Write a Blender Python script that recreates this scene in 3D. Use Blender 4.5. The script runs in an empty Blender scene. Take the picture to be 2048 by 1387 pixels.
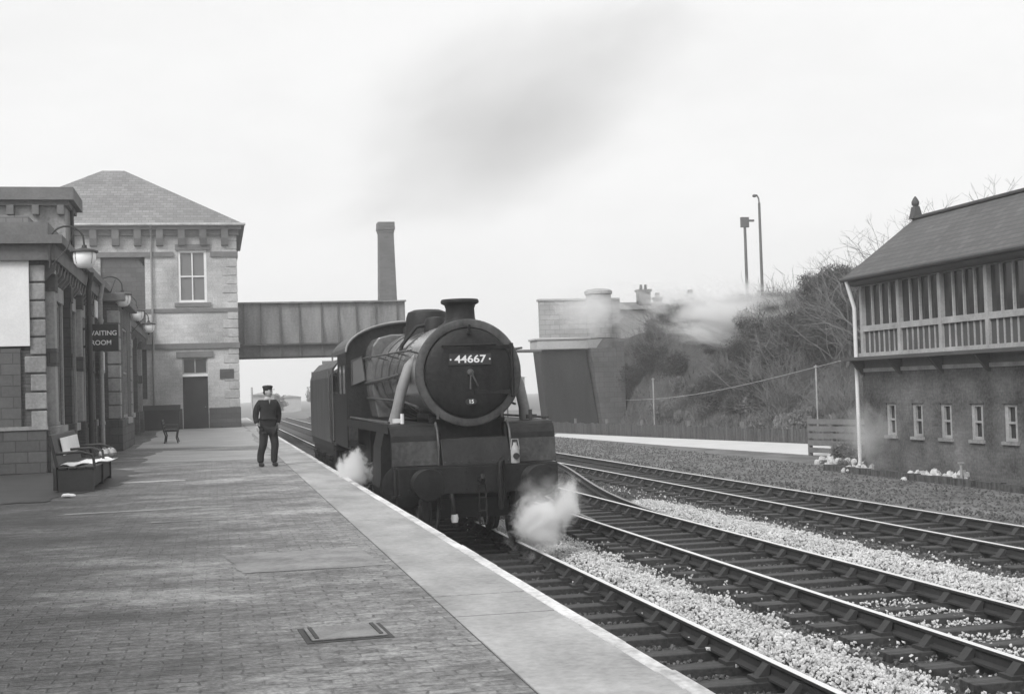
import bpy, math, random
from mathutils import Vector, Matrix
R = math.radians
rnd = random.Random(7)
S = bpy.context.scene
COL = S.collection

# ------------------------------------------------------------------ materials
def nt_new(name):
    m = bpy.data.materials.new(name); m.use_nodes = True
    nt = m.node_tree; b = nt.nodes['Principled BSDF']
    return m, nt, b
def node(nt, t, **kw):
    n = nt.nodes.new(t)
    for k, v in kw.items(): setattr(n, k, v)
    return n
def g3(v): return (v, v, v, 1)
def math_n(nt, op, a, b=None, clamp=False):
    n = node(nt, 'ShaderNodeMath', operation=op); n.use_clamp = clamp
    for i, s in enumerate((a, b)):
        if s is None: continue
        if isinstance(s, (int, float)): n.inputs[i].default_value = s
        else: nt.links.new(s, n.inputs[i])
    return n.outputs[0]
def noise(nt, vec, scale, detail=4, rough=.6):
    n = node(nt, 'ShaderNodeTexNoise'); n.inputs['Scale'].default_value = scale
    n.inputs['Detail'].default_value = detail; n.inputs['Roughness'].default_value = rough
    nt.links.new(vec, n.inputs['Vector']); return n.outputs['Fac']
def stretch(nt, vec, s):
    m = node(nt, 'ShaderNodeMapping'); m.inputs['Scale'].default_value = s
    nt.links.new(vec, m.inputs['Vector']); return m.outputs[0]
def grey_out(nt, b, val):
    c = node(nt, 'ShaderNodeCombineColor')
    for i in range(3): nt.links.new(val, c.inputs[i])
    nt.links.new(c.outputs[0], b.inputs['Base Color'])
def bump(nt, b, h, strength, dist=.02):
    n = node(nt, 'ShaderNodeBump'); n.inputs['Strength'].default_value = strength
    n.inputs['Distance'].default_value = dist
    nt.links.new(h, n.inputs['Height']); nt.links.new(n.outputs[0], b.inputs['Normal'])
def vary(nt, vec, c, var, sc, fine, st=(1, 1, 1)):
    v1 = noise(nt, stretch(nt, vec, st), sc); v2 = noise(nt, vec, fine, 3)
    a = math_n(nt, 'ADD', math_n(nt, 'MULTIPLY', math_n(nt, 'SUBTRACT', v1, .5), 3.2 * var),
               math_n(nt, 'MULTIPLY', math_n(nt, 'SUBTRACT', v2, .5), 1.6 * var))
    f = math_n(nt, 'MAXIMUM', math_n(nt, 'ADD', a, 1.0), .15)
    return math_n(nt, 'MULTIPLY', f, c), v2
def M(name, c, rough=.8, var=.25, sc=1.5, fine=25, bmp=.2, metal=0, spec=.4, st=(1, 1, 1)):
    m, nt, b = nt_new(name)
    tc = node(nt, 'ShaderNodeTexCoord').outputs['Object']
    val, v2 = vary(nt, tc, c, var, sc, fine, st)
    grey_out(nt, b, val)
    b.inputs['Roughness'].default_value = rough; b.inputs['Metallic'].default_value = metal
    b.inputs['Specular IOR Level'].default_value = spec
    if bmp: bump(nt, b, v2, bmp)
    return m
def brick(name, c1, c2, mort, bw, bh, ms=.012, floor=False, var=.25, sc=.6, bmp=.5, st=(1, 1, 1), rough=.9):
    m, nt, b = nt_new(name)
    tc = node(nt, 'ShaderNodeTexCoord').outputs['Object']
    s = node(nt, 'ShaderNodeSeparateXYZ'); nt.links.new(tc, s.inputs[0])
    u = s.outputs[0] if floor else math_n(nt, 'ADD', s.outputs[0], s.outputs[1])
    v = s.outputs[1] if floor else s.outputs[2]
    cb = node(nt, 'ShaderNodeCombineXYZ'); nt.links.new(u, cb.inputs[0]); nt.links.new(v, cb.inputs[1])
    t = node(nt, 'ShaderNodeTexBrick')
    t.inputs['Color1'].default_value = g3(c1); t.inputs['Color2'].default_value = g3(c2); t.inputs['Mortar'].default_value = g3(mort)
    t.inputs['Scale'].default_value = 1; t.inputs['Brick Width'].default_value = bw; t.inputs['Row Height'].default_value = bh
    t.inputs['Mortar Size'].default_value = ms; t.inputs['Mortar Smooth'].default_value = .3
    nt.links.new(cb.outputs[0], t.inputs['Vector'])
    bw_ = node(nt, 'ShaderNodeRGBToBW'); nt.links.new(t.outputs['Color'], bw_.inputs[0])
    f, v2 = vary(nt, tc, 1.0, var, sc, 14, st)
    grey_out(nt, b, math_n(nt, 'MULTIPLY', bw_.outputs[0], f))
    b.inputs['Roughness'].default_value = rough; b.inputs['Specular IOR Level'].default_value = .3
    h = math_n(nt, 'ADD', math_n(nt, 'MULTIPLY', t.outputs['Fac'], -1.0), math_n(nt, 'MULTIPLY', v2, .5))
    bump(nt, b, h, bmp, .015)
    return m
def paving(name):
    m, nt, b = nt_new(name)
    tc = node(nt, 'ShaderNodeTexCoord').outputs['Object']
    t = node(nt, 'ShaderNodeTexBrick')
    t.inputs['Color1'].default_value = g3(.26); t.inputs['Color2'].default_value = g3(.13); t.inputs['Mortar'].default_value = g3(.07)
    t.inputs['Scale'].default_value = 1; t.inputs['Brick Width'].default_value = .225; t.inputs['Row Height'].default_value = .11
    t.inputs['Mortar Size'].default_value = .011; t.inputs['Mortar Smooth'].default_value = .8; t.inputs['Bias'].default_value = -.1
    wob = noise(nt, tc, 5, 2)
    off = node(nt, 'ShaderNodeVectorMath', operation='ADD'); nt.links.new(tc, off.inputs[0])
    cb = node(nt, 'ShaderNodeCombineXYZ'); w2 = math_n(nt, 'MULTIPLY', math_n(nt, 'SUBTRACT', wob, .5), .05)
    nt.links.new(w2, cb.inputs[0]); nt.links.new(w2, cb.inputs[1]); nt.links.new(cb.outputs[0], off.inputs[1])
    nt.links.new(off.outputs[0], t.inputs['Vector'])
    q = node(nt, 'ShaderNodeRGBToBW'); nt.links.new(t.outputs['Color'], q.inputs[0])
    big = noise(nt, stretch(nt, tc, (.8, 1.25, 1)), .75, 6, .68)
    mid = noise(nt, stretch(nt, tc, (.85, 1.2, 1)), 3.4, 6, .72)
    fine = noise(nt, tc, 26, 4, .7)
    dirt = math_n(nt, 'MULTIPLY', math_n(nt, 'SUBTRACT', mid, .40), 6, True)
    clod = noise(nt, tc, 5.5, 6, .8)
    dirt_c = math_n(nt, 'MAXIMUM', math_n(nt, 'ADD', -.16, math_n(nt, 'MULTIPLY', clod, .70)), .05)
    def mix(f, a, b_):
        x = node(nt, 'ShaderNodeMix'); x.data_type = 'FLOAT'
        for sck, v in ((x.inputs[0], f), (x.inputs[2], a), (x.inputs[3], b_)):
            if isinstance(v, (int, float)): sck.default_value = v
            else: nt.links.new(v, sck)
        return x.outputs[0]
    base = mix(math_n(nt, 'MULTIPLY', dirt, .82), q.outputs[0], dirt_c)
    stain = noise(nt, stretch(nt, tc, (.75, 1.2, 1)), 2.1, 7, .75)
    st_f = math_n(nt, 'MULTIPLY', math_n(nt, 'SUBTRACT', stain, .53), 9, True)
    base = mix(math_n(nt, 'MULTIPLY', st_f, .7), base, .075)
    lightpatch = math_n(nt, 'MULTIPLY', math_n(nt, 'SUBTRACT', big, .53), 10, True)
    base = mix(math_n(nt, 'MULTIPLY', lightpatch, .75), base, .36)
    darkpatch = math_n(nt, 'MULTIPLY', math_n(nt, 'SUBTRACT', .46, big), 8, True)
    base = mix(math_n(nt, 'MULTIPLY', darkpatch, .75), base, .085)
    speck = noise(nt, tc, 8, 4, .75)
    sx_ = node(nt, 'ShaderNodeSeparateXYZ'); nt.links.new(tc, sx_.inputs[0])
    left_shade = math_n(nt, 'ADD', sx_.outputs[0], math_n(nt, 'MULTIPLY', math_n(nt, 'SUBTRACT', big, .5), 7))
    left_shade = math_n(nt, 'MULTIPLY', math_n(nt, 'ADD', left_shade, 3.0), .24, True)  # shade painted into the paving colour, darker towards the station side
    base = math_n(nt, 'MULTIPLY', base, math_n(nt, 'ADD', .34, math_n(nt, 'MULTIPLY', left_shade, .82)))
    f = math_n(nt, 'ADD', -1.15, math_n(nt, 'ADD', math_n(nt, 'MULTIPLY', fine, 2.3), math_n(nt, 'MULTIPLY', speck, 2.0)))
    f = math_n(nt, 'MAXIMUM', f, .3)
    grey_out(nt, b, math_n(nt, 'MULTIPLY', base, f))
    b.inputs['Roughness'].default_value = .52; b.inputs['Specular IOR Level'].default_value = .5
    bump(nt, b, math_n(nt, 'ADD', math_n(nt, 'MULTIPLY', t.outputs['Fac'], -.6), math_n(nt, 'ADD', fine, mid)), .55, .02)
    return m
def slate(name, c, bw, bh, ax):          # roof covering: rows along the slope
    m, nt, b = nt_new(name)
    tc = node(nt, 'ShaderNodeTexCoord').outputs['Object']
    s = node(nt, 'ShaderNodeSeparateXYZ'); nt.links.new(tc, s.inputs[0])
    cb = node(nt, 'ShaderNodeCombineXYZ'); nt.links.new(s.outputs[ax], cb.inputs[0]); nt.links.new(s.outputs[2], cb.inputs[1])
    t = node(nt, 'ShaderNodeTexBrick')
    t.inputs['Color1'].default_value = g3(c * 1.18); t.inputs['Color2'].default_value = g3(c * .85); t.inputs['Mortar'].default_value = g3(c * .55)
    t.inputs['Scale'].default_value = 1; t.inputs['Brick Width'].default_value = bw; t.inputs['Row Height'].default_value = bh
    t.inputs['Mortar Size'].default_value = .01
    nt.links.new(cb.outputs[0], t.inputs['Vector'])
    q = node(nt, 'ShaderNodeRGBToBW'); nt.links.new(t.outputs['Color'], q.inputs[0])
    f, v2 = vary(nt, tc, 1.0, .22, .5, 12)
    grey_out(nt, b, math_n(nt, 'MULTIPLY', q.outputs[0], f))
    b.inputs['Roughness'].default_value = .75
    bump(nt, b, math_n(nt, 'ADD', math_n(nt, 'MULTIPLY', t.outputs['Fac'], -1.0), v2), .4, .015)
    return m
def glass_m(name, c=.03):
    m, nt, b = nt_new(name)
    b.inputs['Base Color'].default_value = g3(c); b.inputs['Roughness'].default_value = .08
    b.inputs['Specular IOR Level'].default_value = .6
    return m
def volume_m(name, dens, col, scale, thr, rad, seed=0, aniso=.2, soft=.35, power=1.0):
    """puff: noise density fading out towards the unit-sphere edge of the object's own coordinates"""
    m = bpy.data.materials.new(name); m.use_nodes = True
    nt = m.node_tree; nt.nodes.remove(nt.nodes['Principled BSDF'])
    out = nt.nodes['Material Output']
    pv = node(nt, 'ShaderNodeVolumePrincipled')
    pv.inputs['Color'].default_value = g3(col); pv.inputs['Anisotropy'].default_value = aniso
    tc = node(nt, 'ShaderNodeTexCoord').outputs['Object']
    l = node(nt, 'ShaderNodeVectorMath', operation='LENGTH'); nt.links.new(tc, l.inputs[0])
    mp = node(nt, 'ShaderNodeMapping'); mp.inputs['Location'].default_value = (seed, seed * 1.7, seed * .6)
    nt.links.new(tc, mp.inputs['Vector'])
    n = noise(nt, mp.outputs[0], scale, 6, .68)
    nt.nodes[-1].inputs['Distortion'].default_value = .8
    fall = math_n(nt, 'SUBTRACT', 1.0, l.outputs['Value'], True)
    fall = math_n(nt, 'POWER', fall, power)
    d = math_n(nt, 'SUBTRACT', math_n(nt, 'ADD', n, math_n(nt, 'MULTIPLY', fall, rad)), thr)
    d = math_n(nt, 'DIVIDE', d, soft, True)
    d = math_n(nt, 'MULTIPLY', d, math_n(nt, 'MULTIPLY', fall, 2.5, True))
    nt.links.new(math_n(nt, 'MULTIPLY', d, dens), pv.inputs['Density'])
    nt.links.new(pv.outputs[0], out.inputs['Volume'])
    return m

MAT = dict(
    loco=M('sooty_black_paint', .012, .55, 1.1, 2.2, 14, .4, spec=.3, st=(1.5, 1.5, .5)),
    loco_lit=M('lit_black_paint', .05, .5, 1.1, 2.2, 16, .3, spec=.6, st=(1.5, 1.5, .5)),  # lighter copy of the black paint for parts catching the light
    boiler=M('grimy_boiler_cladding', .13, .20, .7, 1.8, 14, .05, spec=1.0, st=(1, 1.6, .7)),
    pipe=M('lit_pipe_grey', .27, .6, .3, 3, 30, .1),  # paler grey paints the light on the steam pipe; dull rails share it
    steel=M('worn_steel', .35, .28, .2, 3, 40, .05, metal=.9),
    rail_top=M('polished_rail', .85, .42, .06, 2, 20, .02, metal=.35),
    rail_side=M('rusty_rail_web', .035, .85, .3, 2, 20, .2),
    wheel=M('oily_wheel', .035, .6, .4, 3, 20, .2),
    plate_white=M('cast_white_numbers', .8, .6, .05, 3, 30, 0),
    coal=M('coal_heap', .03, .5, .6, 6, 20, .6),
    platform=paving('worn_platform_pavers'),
    coping=M('stone_coping', .35, .55, .5, 1.5, 20, .35, st=(1, .5, 1)),
    coping_joint=M('coping_joint_dirt', .12, .95, .2, 3, 20, .1),
    edge=M('worn_white_edge_paint', .60, .85, .6, 1.6, 18, .25, st=(2.5, .7, 1)),
    patch=M('cement_patch', .25, .6, .55, 2.2, 20, .3),
    farsheen=M('far_paving_sheen', .36, .5, .45, 1.2, 16, .2, st=(.6, 1.5, 1)),
    streak=M('cement_strip', .38, .9, .45, 1.3, 20, .2),
    darkpaving=M('dark_paving_patch', .05, .5, .45, 1.4, 16, .15),
    pface=brick('platform_face_brick', .10, .07, .05, .23, .075, .01, var=.4),
    ground=M('cinder_ground', .135, .95, .7, 1.1, 12, 1.0),
    trackbed=M('oily_track_ballast', .060, .95, .5, 1.0, 30, .9),
    cinder=M('fine_cinder_yard', .21, .95, .25, .5, 14, .4),
    whiteballast=M('fresh_limestone_ballast', .54, .9, .45, 5, 14, .3),
    darkballast=M('oily_ballast_stones', .10, .9, .9, 6, 30, .3),
    sleeper=M('creosoted_sleeper', .055, .75, .85, 2.4, 22, .5, st=(.5, 4, 1)),
    path=M('limewashed_path', .56, .9, .15, .8, 14, .2),
    bwall=brick('pale_stone_wall', .44, .38, .32, .5, .2, .007, var=.6, sc=.4, bmp=.3),
    bdark=brick('sooted_stone_wall', .12, .095, .075, .5, .24, .012, var=.28, sc=.5),
    bplinth=brick('dark_plinth_stone', .105, .08, .06, .5, .24, .012, var=.3),
    bquoin=M('dressed_stone', .42, .85, .45, .8, 14, .3),
    bcornice=M('sooty_cornice_stone', .16, .9, .3, 1, 14, .3),
    wr_wall=brick('sooty_station_brick', .13, .09, .08, .23, .075, .01, var=.4, sc=.7),
    wr_pale=M('weathered_pale_stone', .27, .9, .55, .7, 14, .3, st=(2, 2, .6)),
    wr_dark=M('dark_painted_joinery', .035, .55, .3, 2, 20, .15),
    roof=slate('hazy_slate_roof', .19, .35, .17, 0),
    sbroof=slate('signal_box_slates', .085, .3, .13, 1),
    sbbrick=brick('signal_box_brick', .125, .098, .105, .23, .075, .008, var=1.0, sc=.7, bmp=.4),
    sbwhite=M('weathered_white_timber', .33, .8, .45, 1.4, 20, .2),
    sbdark=M('dark_timber', .07, .75, .3, 1.4, 20, .2),
    sbpanel=M('grey_painted_boards', .16, .8, .25, 1.2, 20, .15),
    white=M('white_paint', .74, .6, .12, 1.5, 20, .1),
    glass=glass_m('dark_window_glass', .03),
    glass_pale=glass_m('sky_reflecting_glass', .16),
    lampglass=M('opal_lamp_glass', .92, .3, .05, 2, 20, 0),
    iron=M('cast_iron', .04, .6, .3, 2, 20, .2),
    girder=M('grey_bridge_girder', .21, .75, .5, .5, 9, .2, st=(3, 1, .5)),
    girder_dark=M('sooty_girder_flange', .10, .8, .5, .8, 9, .2),
    chimney=brick('chimney_brick', .13, .10, .12, .4, .16, .012, var=.25, sc=.3),
    abut=M('sooty_abutment', .03, .9, .7, .5, 9, .4, st=(2, 2, .4)),
    abutcap=M('pale_abutment_cap', .42, .9, .2, .7, 9, .2),
    wing=brick('wing_wall_stone', .11, .085, .065, .6, .3, .015, var=.35),
    parapet=brick('pale_parapet_stone', .40, .32, .22, .6, .3, .015, var=.2),
    cottage=M('cottage_render', .34, .9, .25, .5, 8, .2),
    bank=M('rough_grass_bank', .065, 1, .8, .6, 6, .9),
    bush=M('scrub_twigs', .058, .9, .7, .8, 7, 0),
    bush_pale=M('dry_grass_scrub', .17, .95, .5, .8, 7, 0),
    twig=M('pale_bare_branches', .14, .9, .3, 2, 12, 0),
    grass=M('dry_grass', .105, .95, .5, .5, 7, 0),
    fence=M('tarred_fence', .07, .9, .9, 1.5, 12, .3, st=(4, 4, .5)),
    wood=M('old_grey_timber', .16, .9, .35, 1.5, 14, .3),
    rubble=M('pale_rubble', .5, .9, .35, 5, 25, .3),
    post=M('telegraph_pole_wood', .13, .9, .25, 1, 14, .2),
    coat=M('dark_serge_cloth', .028, .95, .3, 6, 40, .2, spec=.2),
    trouser=M('dark_trouser_cloth', .030, .95, .3, 6, 40, .2, spec=.2),
    cap=M('black_cap_cloth', .02, .7, .2, 6, 40, .1),
    skin=M('skin', .42, .6, .12, 6, 40, 0),
    eye=M('dark_eye', .03, .4, .05, 4, 20, 0),
    shoe=M('black_shoe_leather', .02, .4, .2, 6, 40, .1),
    paper=M('white_bench_sheen', .85, .8, .08, 3, 20, .1),
    canvas=M('dark_mail_sack', .05, .95, .4, 3, 25, .3),
    signblack=M('black_sign_enamel', .03, .35, .15, 2, 20, 0),
    iron_cover=M('worn_iron_cover', .24, .6, .5, 3, 40, .3),
    iron_rim=M('iron_cover_rim', .06, .7, .3, 3, 30, .2),
    faint=M('hazed_distant_building', .38, .95, .3, .3, 3, 0),  # haze put into the pale base colour of far buildings
    far_tree=M('distant_tree_foliage', .2, .95, .5, .3, 3, 0),
)

# ------------------------------------------------------------------ mesh builder
class MB:
    def __init__(s): s.v = []; s.f = []
    def add(s, vs, fs):
        o = len(s.v); s.v += [tuple(p) for p in vs]; s.f += [tuple(i + o for i in f) for f in fs]; return s
    def box(s, x0, y0, z0, x1, y1, z1):
        if x0 > x1: x0, x1 = x1, x0
        if y0 > y1: y0, y1 = y1, y0
        if z0 > z1: z0, z1 = z1, z0
        return s.add([(x0,y0,z0),(x1,y0,z0),(x1,y1,z0),(x0,y1,z0),(x0,y0,z1),(x1,y0,z1),(x1,y1,z1),(x0,y1,z1)],
              [(3,2,1,0),(4,5,6,7),(0,1,5,4),(1,2,6,5),(2,3,7,6),(3,0,4,7)])
    def bar(s, p, q, w, h, upv=(0,0,1)):
        p, q = Vector(p), Vector(q); d = (q - p).normalized(); up = Vector(upv)
        if abs(d.dot(up)) > .95: up = Vector((0,1,0))
        r = d.cross(up).normalized(); u = r.cross(d)
        a = []
        for c in (p, q):
            a += [c - r*w/2 - u*h/2, c + r*w/2 - u*h/2, c + r*w/2 + u*h/2, c - r*w/2 + u*h/2]
        return s.add(a, [(0,1,2,3),(7,6,5,4),(0,4,5,1),(1,5,6,2),(2,6,7,3),(3,7,4,0)])
    def tube(s, pts, r, n=10, cap=True):
        pts = [Vector(p) for p in pts]; rs = r if isinstance(r, (list, tuple)) else [r] * len(pts)
        vs = []; fs = []; prev = None
        for i, p in enumerate(pts):
            d = (pts[min(i+1, len(pts)-1)] - pts[max(i-1, 0)]).normalized()
            if prev is None:
                a = Vector((0,0,1)) if abs(d.z) < .9 else Vector((1,0,0))
                u = d.cross(a).normalized()
            else:
                u = (prev - d * prev.dot(d)).normalized()
            prev = u; w = d.cross(u)
            for k in range(n):
                t = 2*math.pi*k/n; vs.append(p + (u*math.cos(t) + w*math.sin(t)) * rs[i])
        for i in range(len(pts)-1):
            for k in range(n):
                a, b = i*n+k, i*n+(k+1) % n
                fs.append((a, b, b+n, a+n))
        if cap:
            fs.append(tuple(range(n-1, -1, -1))); fs.append(tuple(range((len(pts)-1)*n, len(pts)*n)))
        return s.add(vs, fs)
    def lathe(s, prof, c=(0,0,0), ax='z', n=32, cap=True):
        vs = []; fs = []
        for (r, h) in prof:
            for k in range(n):
                t = 2*math.pi*k/n; a, b = r*math.cos(t), r*math.sin(t)
                vs.append({'z': (c[0]+a, c[1]+b, c[2]+h), 'y': (c[0]+a, c[1]+h, c[2]+b), 'x': (c[0]+h, c[1]+a, c[2]+b)}[ax])
        for i in range(len(prof)-1):
            for k in range(n):
                a, b = i*n+k, i*n+(k+1) % n
                fs.append((a, b, b+n, a+n))
        if cap:
            fs.append(tuple(range(n-1, -1, -1))); fs.append(tuple(range((len(prof)-1)*n, len(prof)*n)))
        return s.add(vs, fs)
    def prism(s, poly, ax, a, b):
        n = len(poly)
        def P(p, t): return {'x': (t, p[0], p[1]), 'y': (p[0], t, p[1]), 'z': (p[0], p[1], t)}[ax]
        vs = [P(p, a) for p in poly] + [P(p, b) for p in poly]
        fs = [tuple(range(n-1, -1, -1)), tuple(range(n, 2*n))] + [(i, (i+1) % n, (i+1) % n + n, i+n) for i in range(n)]
        return s.add(vs, fs)
    def quad(s, *p): return s.add(p, [tuple(range(len(p)))])
    def blob(s, c, r, seed=0, amp=.25, nu=9, nv=6):
        q = random.Random(seed); vs = []; fs = []
        rx, ry, rz = r if isinstance(r, (tuple, list)) else (r, r, r)
        for i in range(nv+1):
            for k in range(nu):
                th = math.pi*i/nv; ph = 2*math.pi*k/nu; j = 1 + q.uniform(-amp, amp)
                vs.append((c[0]+rx*j*math.sin(th)*math.cos(ph), c[1]+ry*j*math.sin(th)*math.sin(ph), c[2]+rz*j*math.cos(th)))
        for i in range(nv):
            for k in range(nu):
                a, b = i*nu+k, i*nu+(k+1) % nu
                fs.append((a, a+nu, b+nu, b))
        return s.add(vs, fs)
    def build(s, name, mat, parent=None, smooth=False, bevel=0, loc=None, fix=True):
        me = bpy.data.meshes.new(name); me.from_pydata(s.v, [], s.f)
        if fix:
            import bmesh
            bm = bmesh.new(); bm.from_mesh(me); bmesh.ops.recalc_face_normals(bm, faces=bm.faces); bm.to_mesh(me); bm.free()
        me.materials.append(MAT[mat] if isinstance(mat, str) else mat)
        if smooth:
            me.polygons.foreach_set('use_smooth', [True] * len(me.polygons)); me.set_sharp_from_angle(angle=R(38))
        me.update()
        o = bpy.data.objects.new(name, me); COL.objects.link(o)
        if parent: o.parent = parent
        if loc: o.location = loc
        if bevel:
            b = o.modifiers.new('bevel', 'BEVEL'); b.width = bevel; b.segments = 2; b.limit_method = 'ANGLE'
        return o
def tag(o, label=None, cat=None, group=None, kind=None):
    if label: o['label'] = label
    if cat: o['category'] = cat
    if group: o['group'] = group
    if kind: o['kind'] = kind
    return o
def thing(name, label, cat, loc=(0,0,0), group=None, rz=0):
    o = bpy.data.objects.new(name, None); COL.objects.link(o); o.location = loc; o.rotation_euler = (0,0,rz)
    o.empty_display_size = .2
    return tag(o, label, cat, group)
def kids(o): return [c for c in bpy.data.objects if c.parent == o]
def copy_tree(o, parent=None):
    c = o.copy(); COL.objects.link(c)
    if parent: c.parent = parent
    for ch in kids(o): copy_tree(ch, c)
    return c
def text_mb(txt, size, depth):
    cu = bpy.data.curves.new('t', 'FONT'); cu.body = txt; cu.size = size; cu.extrude = depth; cu.align_x = 'CENTER'; cu.align_y = 'CENTER'
    cu.offset = size * .018
    o = bpy.data.objects.new('t', cu); COL.objects.link(o)
    dg = bpy.context.evaluated_depsgraph_get(); dg.update()
    me = bpy.data.meshes.new_from_object(o.evaluated_get(dg))
    mb = MB(); mb.add([v.co.copy() for v in me.vertices], [tuple(p.vertices) for p in me.polygons])
    bpy.data.objects.remove(o); bpy.data.curves.remove(cu); bpy.data.meshes.remove(me)
    # stand upright facing -Y
    mb.v = [(x, -z, y) for x, y, z in mb.v]
    return mb
def shift(mb, d): mb.v = [(x+d[0], y+d[1], z+d[2]) for x, y, z in mb.v]; return mb

# ------------------------------------------------------------------ camera
def make_camera():
    th, p, r = R(12.687), R(1.844), R(1.75)
    st, ct, sp, cp = math.sin(th), math.cos(th), math.sin(p), math.cos(p)
    d = Vector((st*cp, ct*cp, sp)); Rt = Vector((ct, -st, 0)); U = Vector((-st*sp, -ct*sp, cp))
    up = U*math.cos(r) + Rt*math.sin(r); rt = Rt*math.cos(r) - U*math.sin(r)
    cam = bpy.data.cameras.new('camera'); o = bpy.data.objects.new('camera', cam); COL.objects.link(o)
    m = Matrix((rt, up, -d)).transposed().to_4x4(); m.translation = (0, 0, 2.43); o.matrix_world = m
    cam.sensor_width = 36; cam.lens = 36*2650/2048; cam.clip_end = 5000; cam.clip_start = .1
    S.camera = o
make_camera()

# ------------------------------------------------------------------ light
SUN = Vector((-.62, -.60, .80)).normalized()
def make_light():
    w = bpy.data.worlds.new('World'); S.world = w; w.use_nodes = True
    nt = w.node_tree; bg = nt.nodes['Background']
    sky = node(nt, 'ShaderNodeTexSky', sky_type='NISHITA'); sky.sun_disc = False
    sky.sun_elevation = math.asin(SUN.z); sky.sun_rotation = math.atan2(SUN.x, SUN.y)
    sky.dust_density = 6; sky.air_density = 1.6; sky.ozone_density = 1
    q = node(nt, 'ShaderNodeRGBToBW'); nt.links.new(sky.outputs[0], q.inputs[0])
    # thin overcast: the clear sky's own light evened out by a cloud deck, with faint uneven patches
    even = math_n(nt, 'ADD', math_n(nt, 'MULTIPLY', q.outputs[0], .35), SKY_EVEN)
    tc = node(nt, 'ShaderNodeTexCoord').outputs['Generated']
    n = noise(nt, stretch(nt, tc, (1.6, 1.6, 4)), 2.2, 6, .62)
    f = node(nt, 'ShaderNodeMapRange'); f.inputs['From Min'].default_value = .46; f.inputs['From Max'].default_value = .70
    f.inputs['To Min'].default_value = 1.0; f.inputs['To Max'].default_value = .94
    nt.links.new(n, f.inputs['Value'])
    v = math_n(nt, 'MULTIPLY', even, f.outputs[0])
    c = node(nt, 'ShaderNodeCombineColor')
    for i in range(3): nt.links.new(v, c.inputs[i])
    nt.links.new(c.outputs[0], bg.inputs['Color']); bg.inputs['Strength'].default_value = .10
    L = bpy.data.lights.new('sun', 'SUN'); L.energy = 1.5; L.angle = R(20); L.color = (1, .995, .99)
    o = bpy.data.objects.new('sun', L); COL.objects.link(o); o.rotation_euler = SUN.to_track_quat('Z', 'Y').to_euler()
    o.location = (-30, -30, 60)
SKY_EVEN = 6.0
make_light()
S.view_settings.view_transform = 'Standard'; S.view_settings.look = 'None'; S.view_settings.exposure = .48; S.view_settings.gamma = 1
S.cycles.volume_step_rate = 1.0; S.cycles.max_bounces = 10; S.cycles.volume_bounces = 8
S.cycles.use_denoising = True

PX = 2.33      # platform edge
PZ = .92       # platform height above rail
T1, T2, T3 = 3.94, 7.43, 11.76

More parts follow.
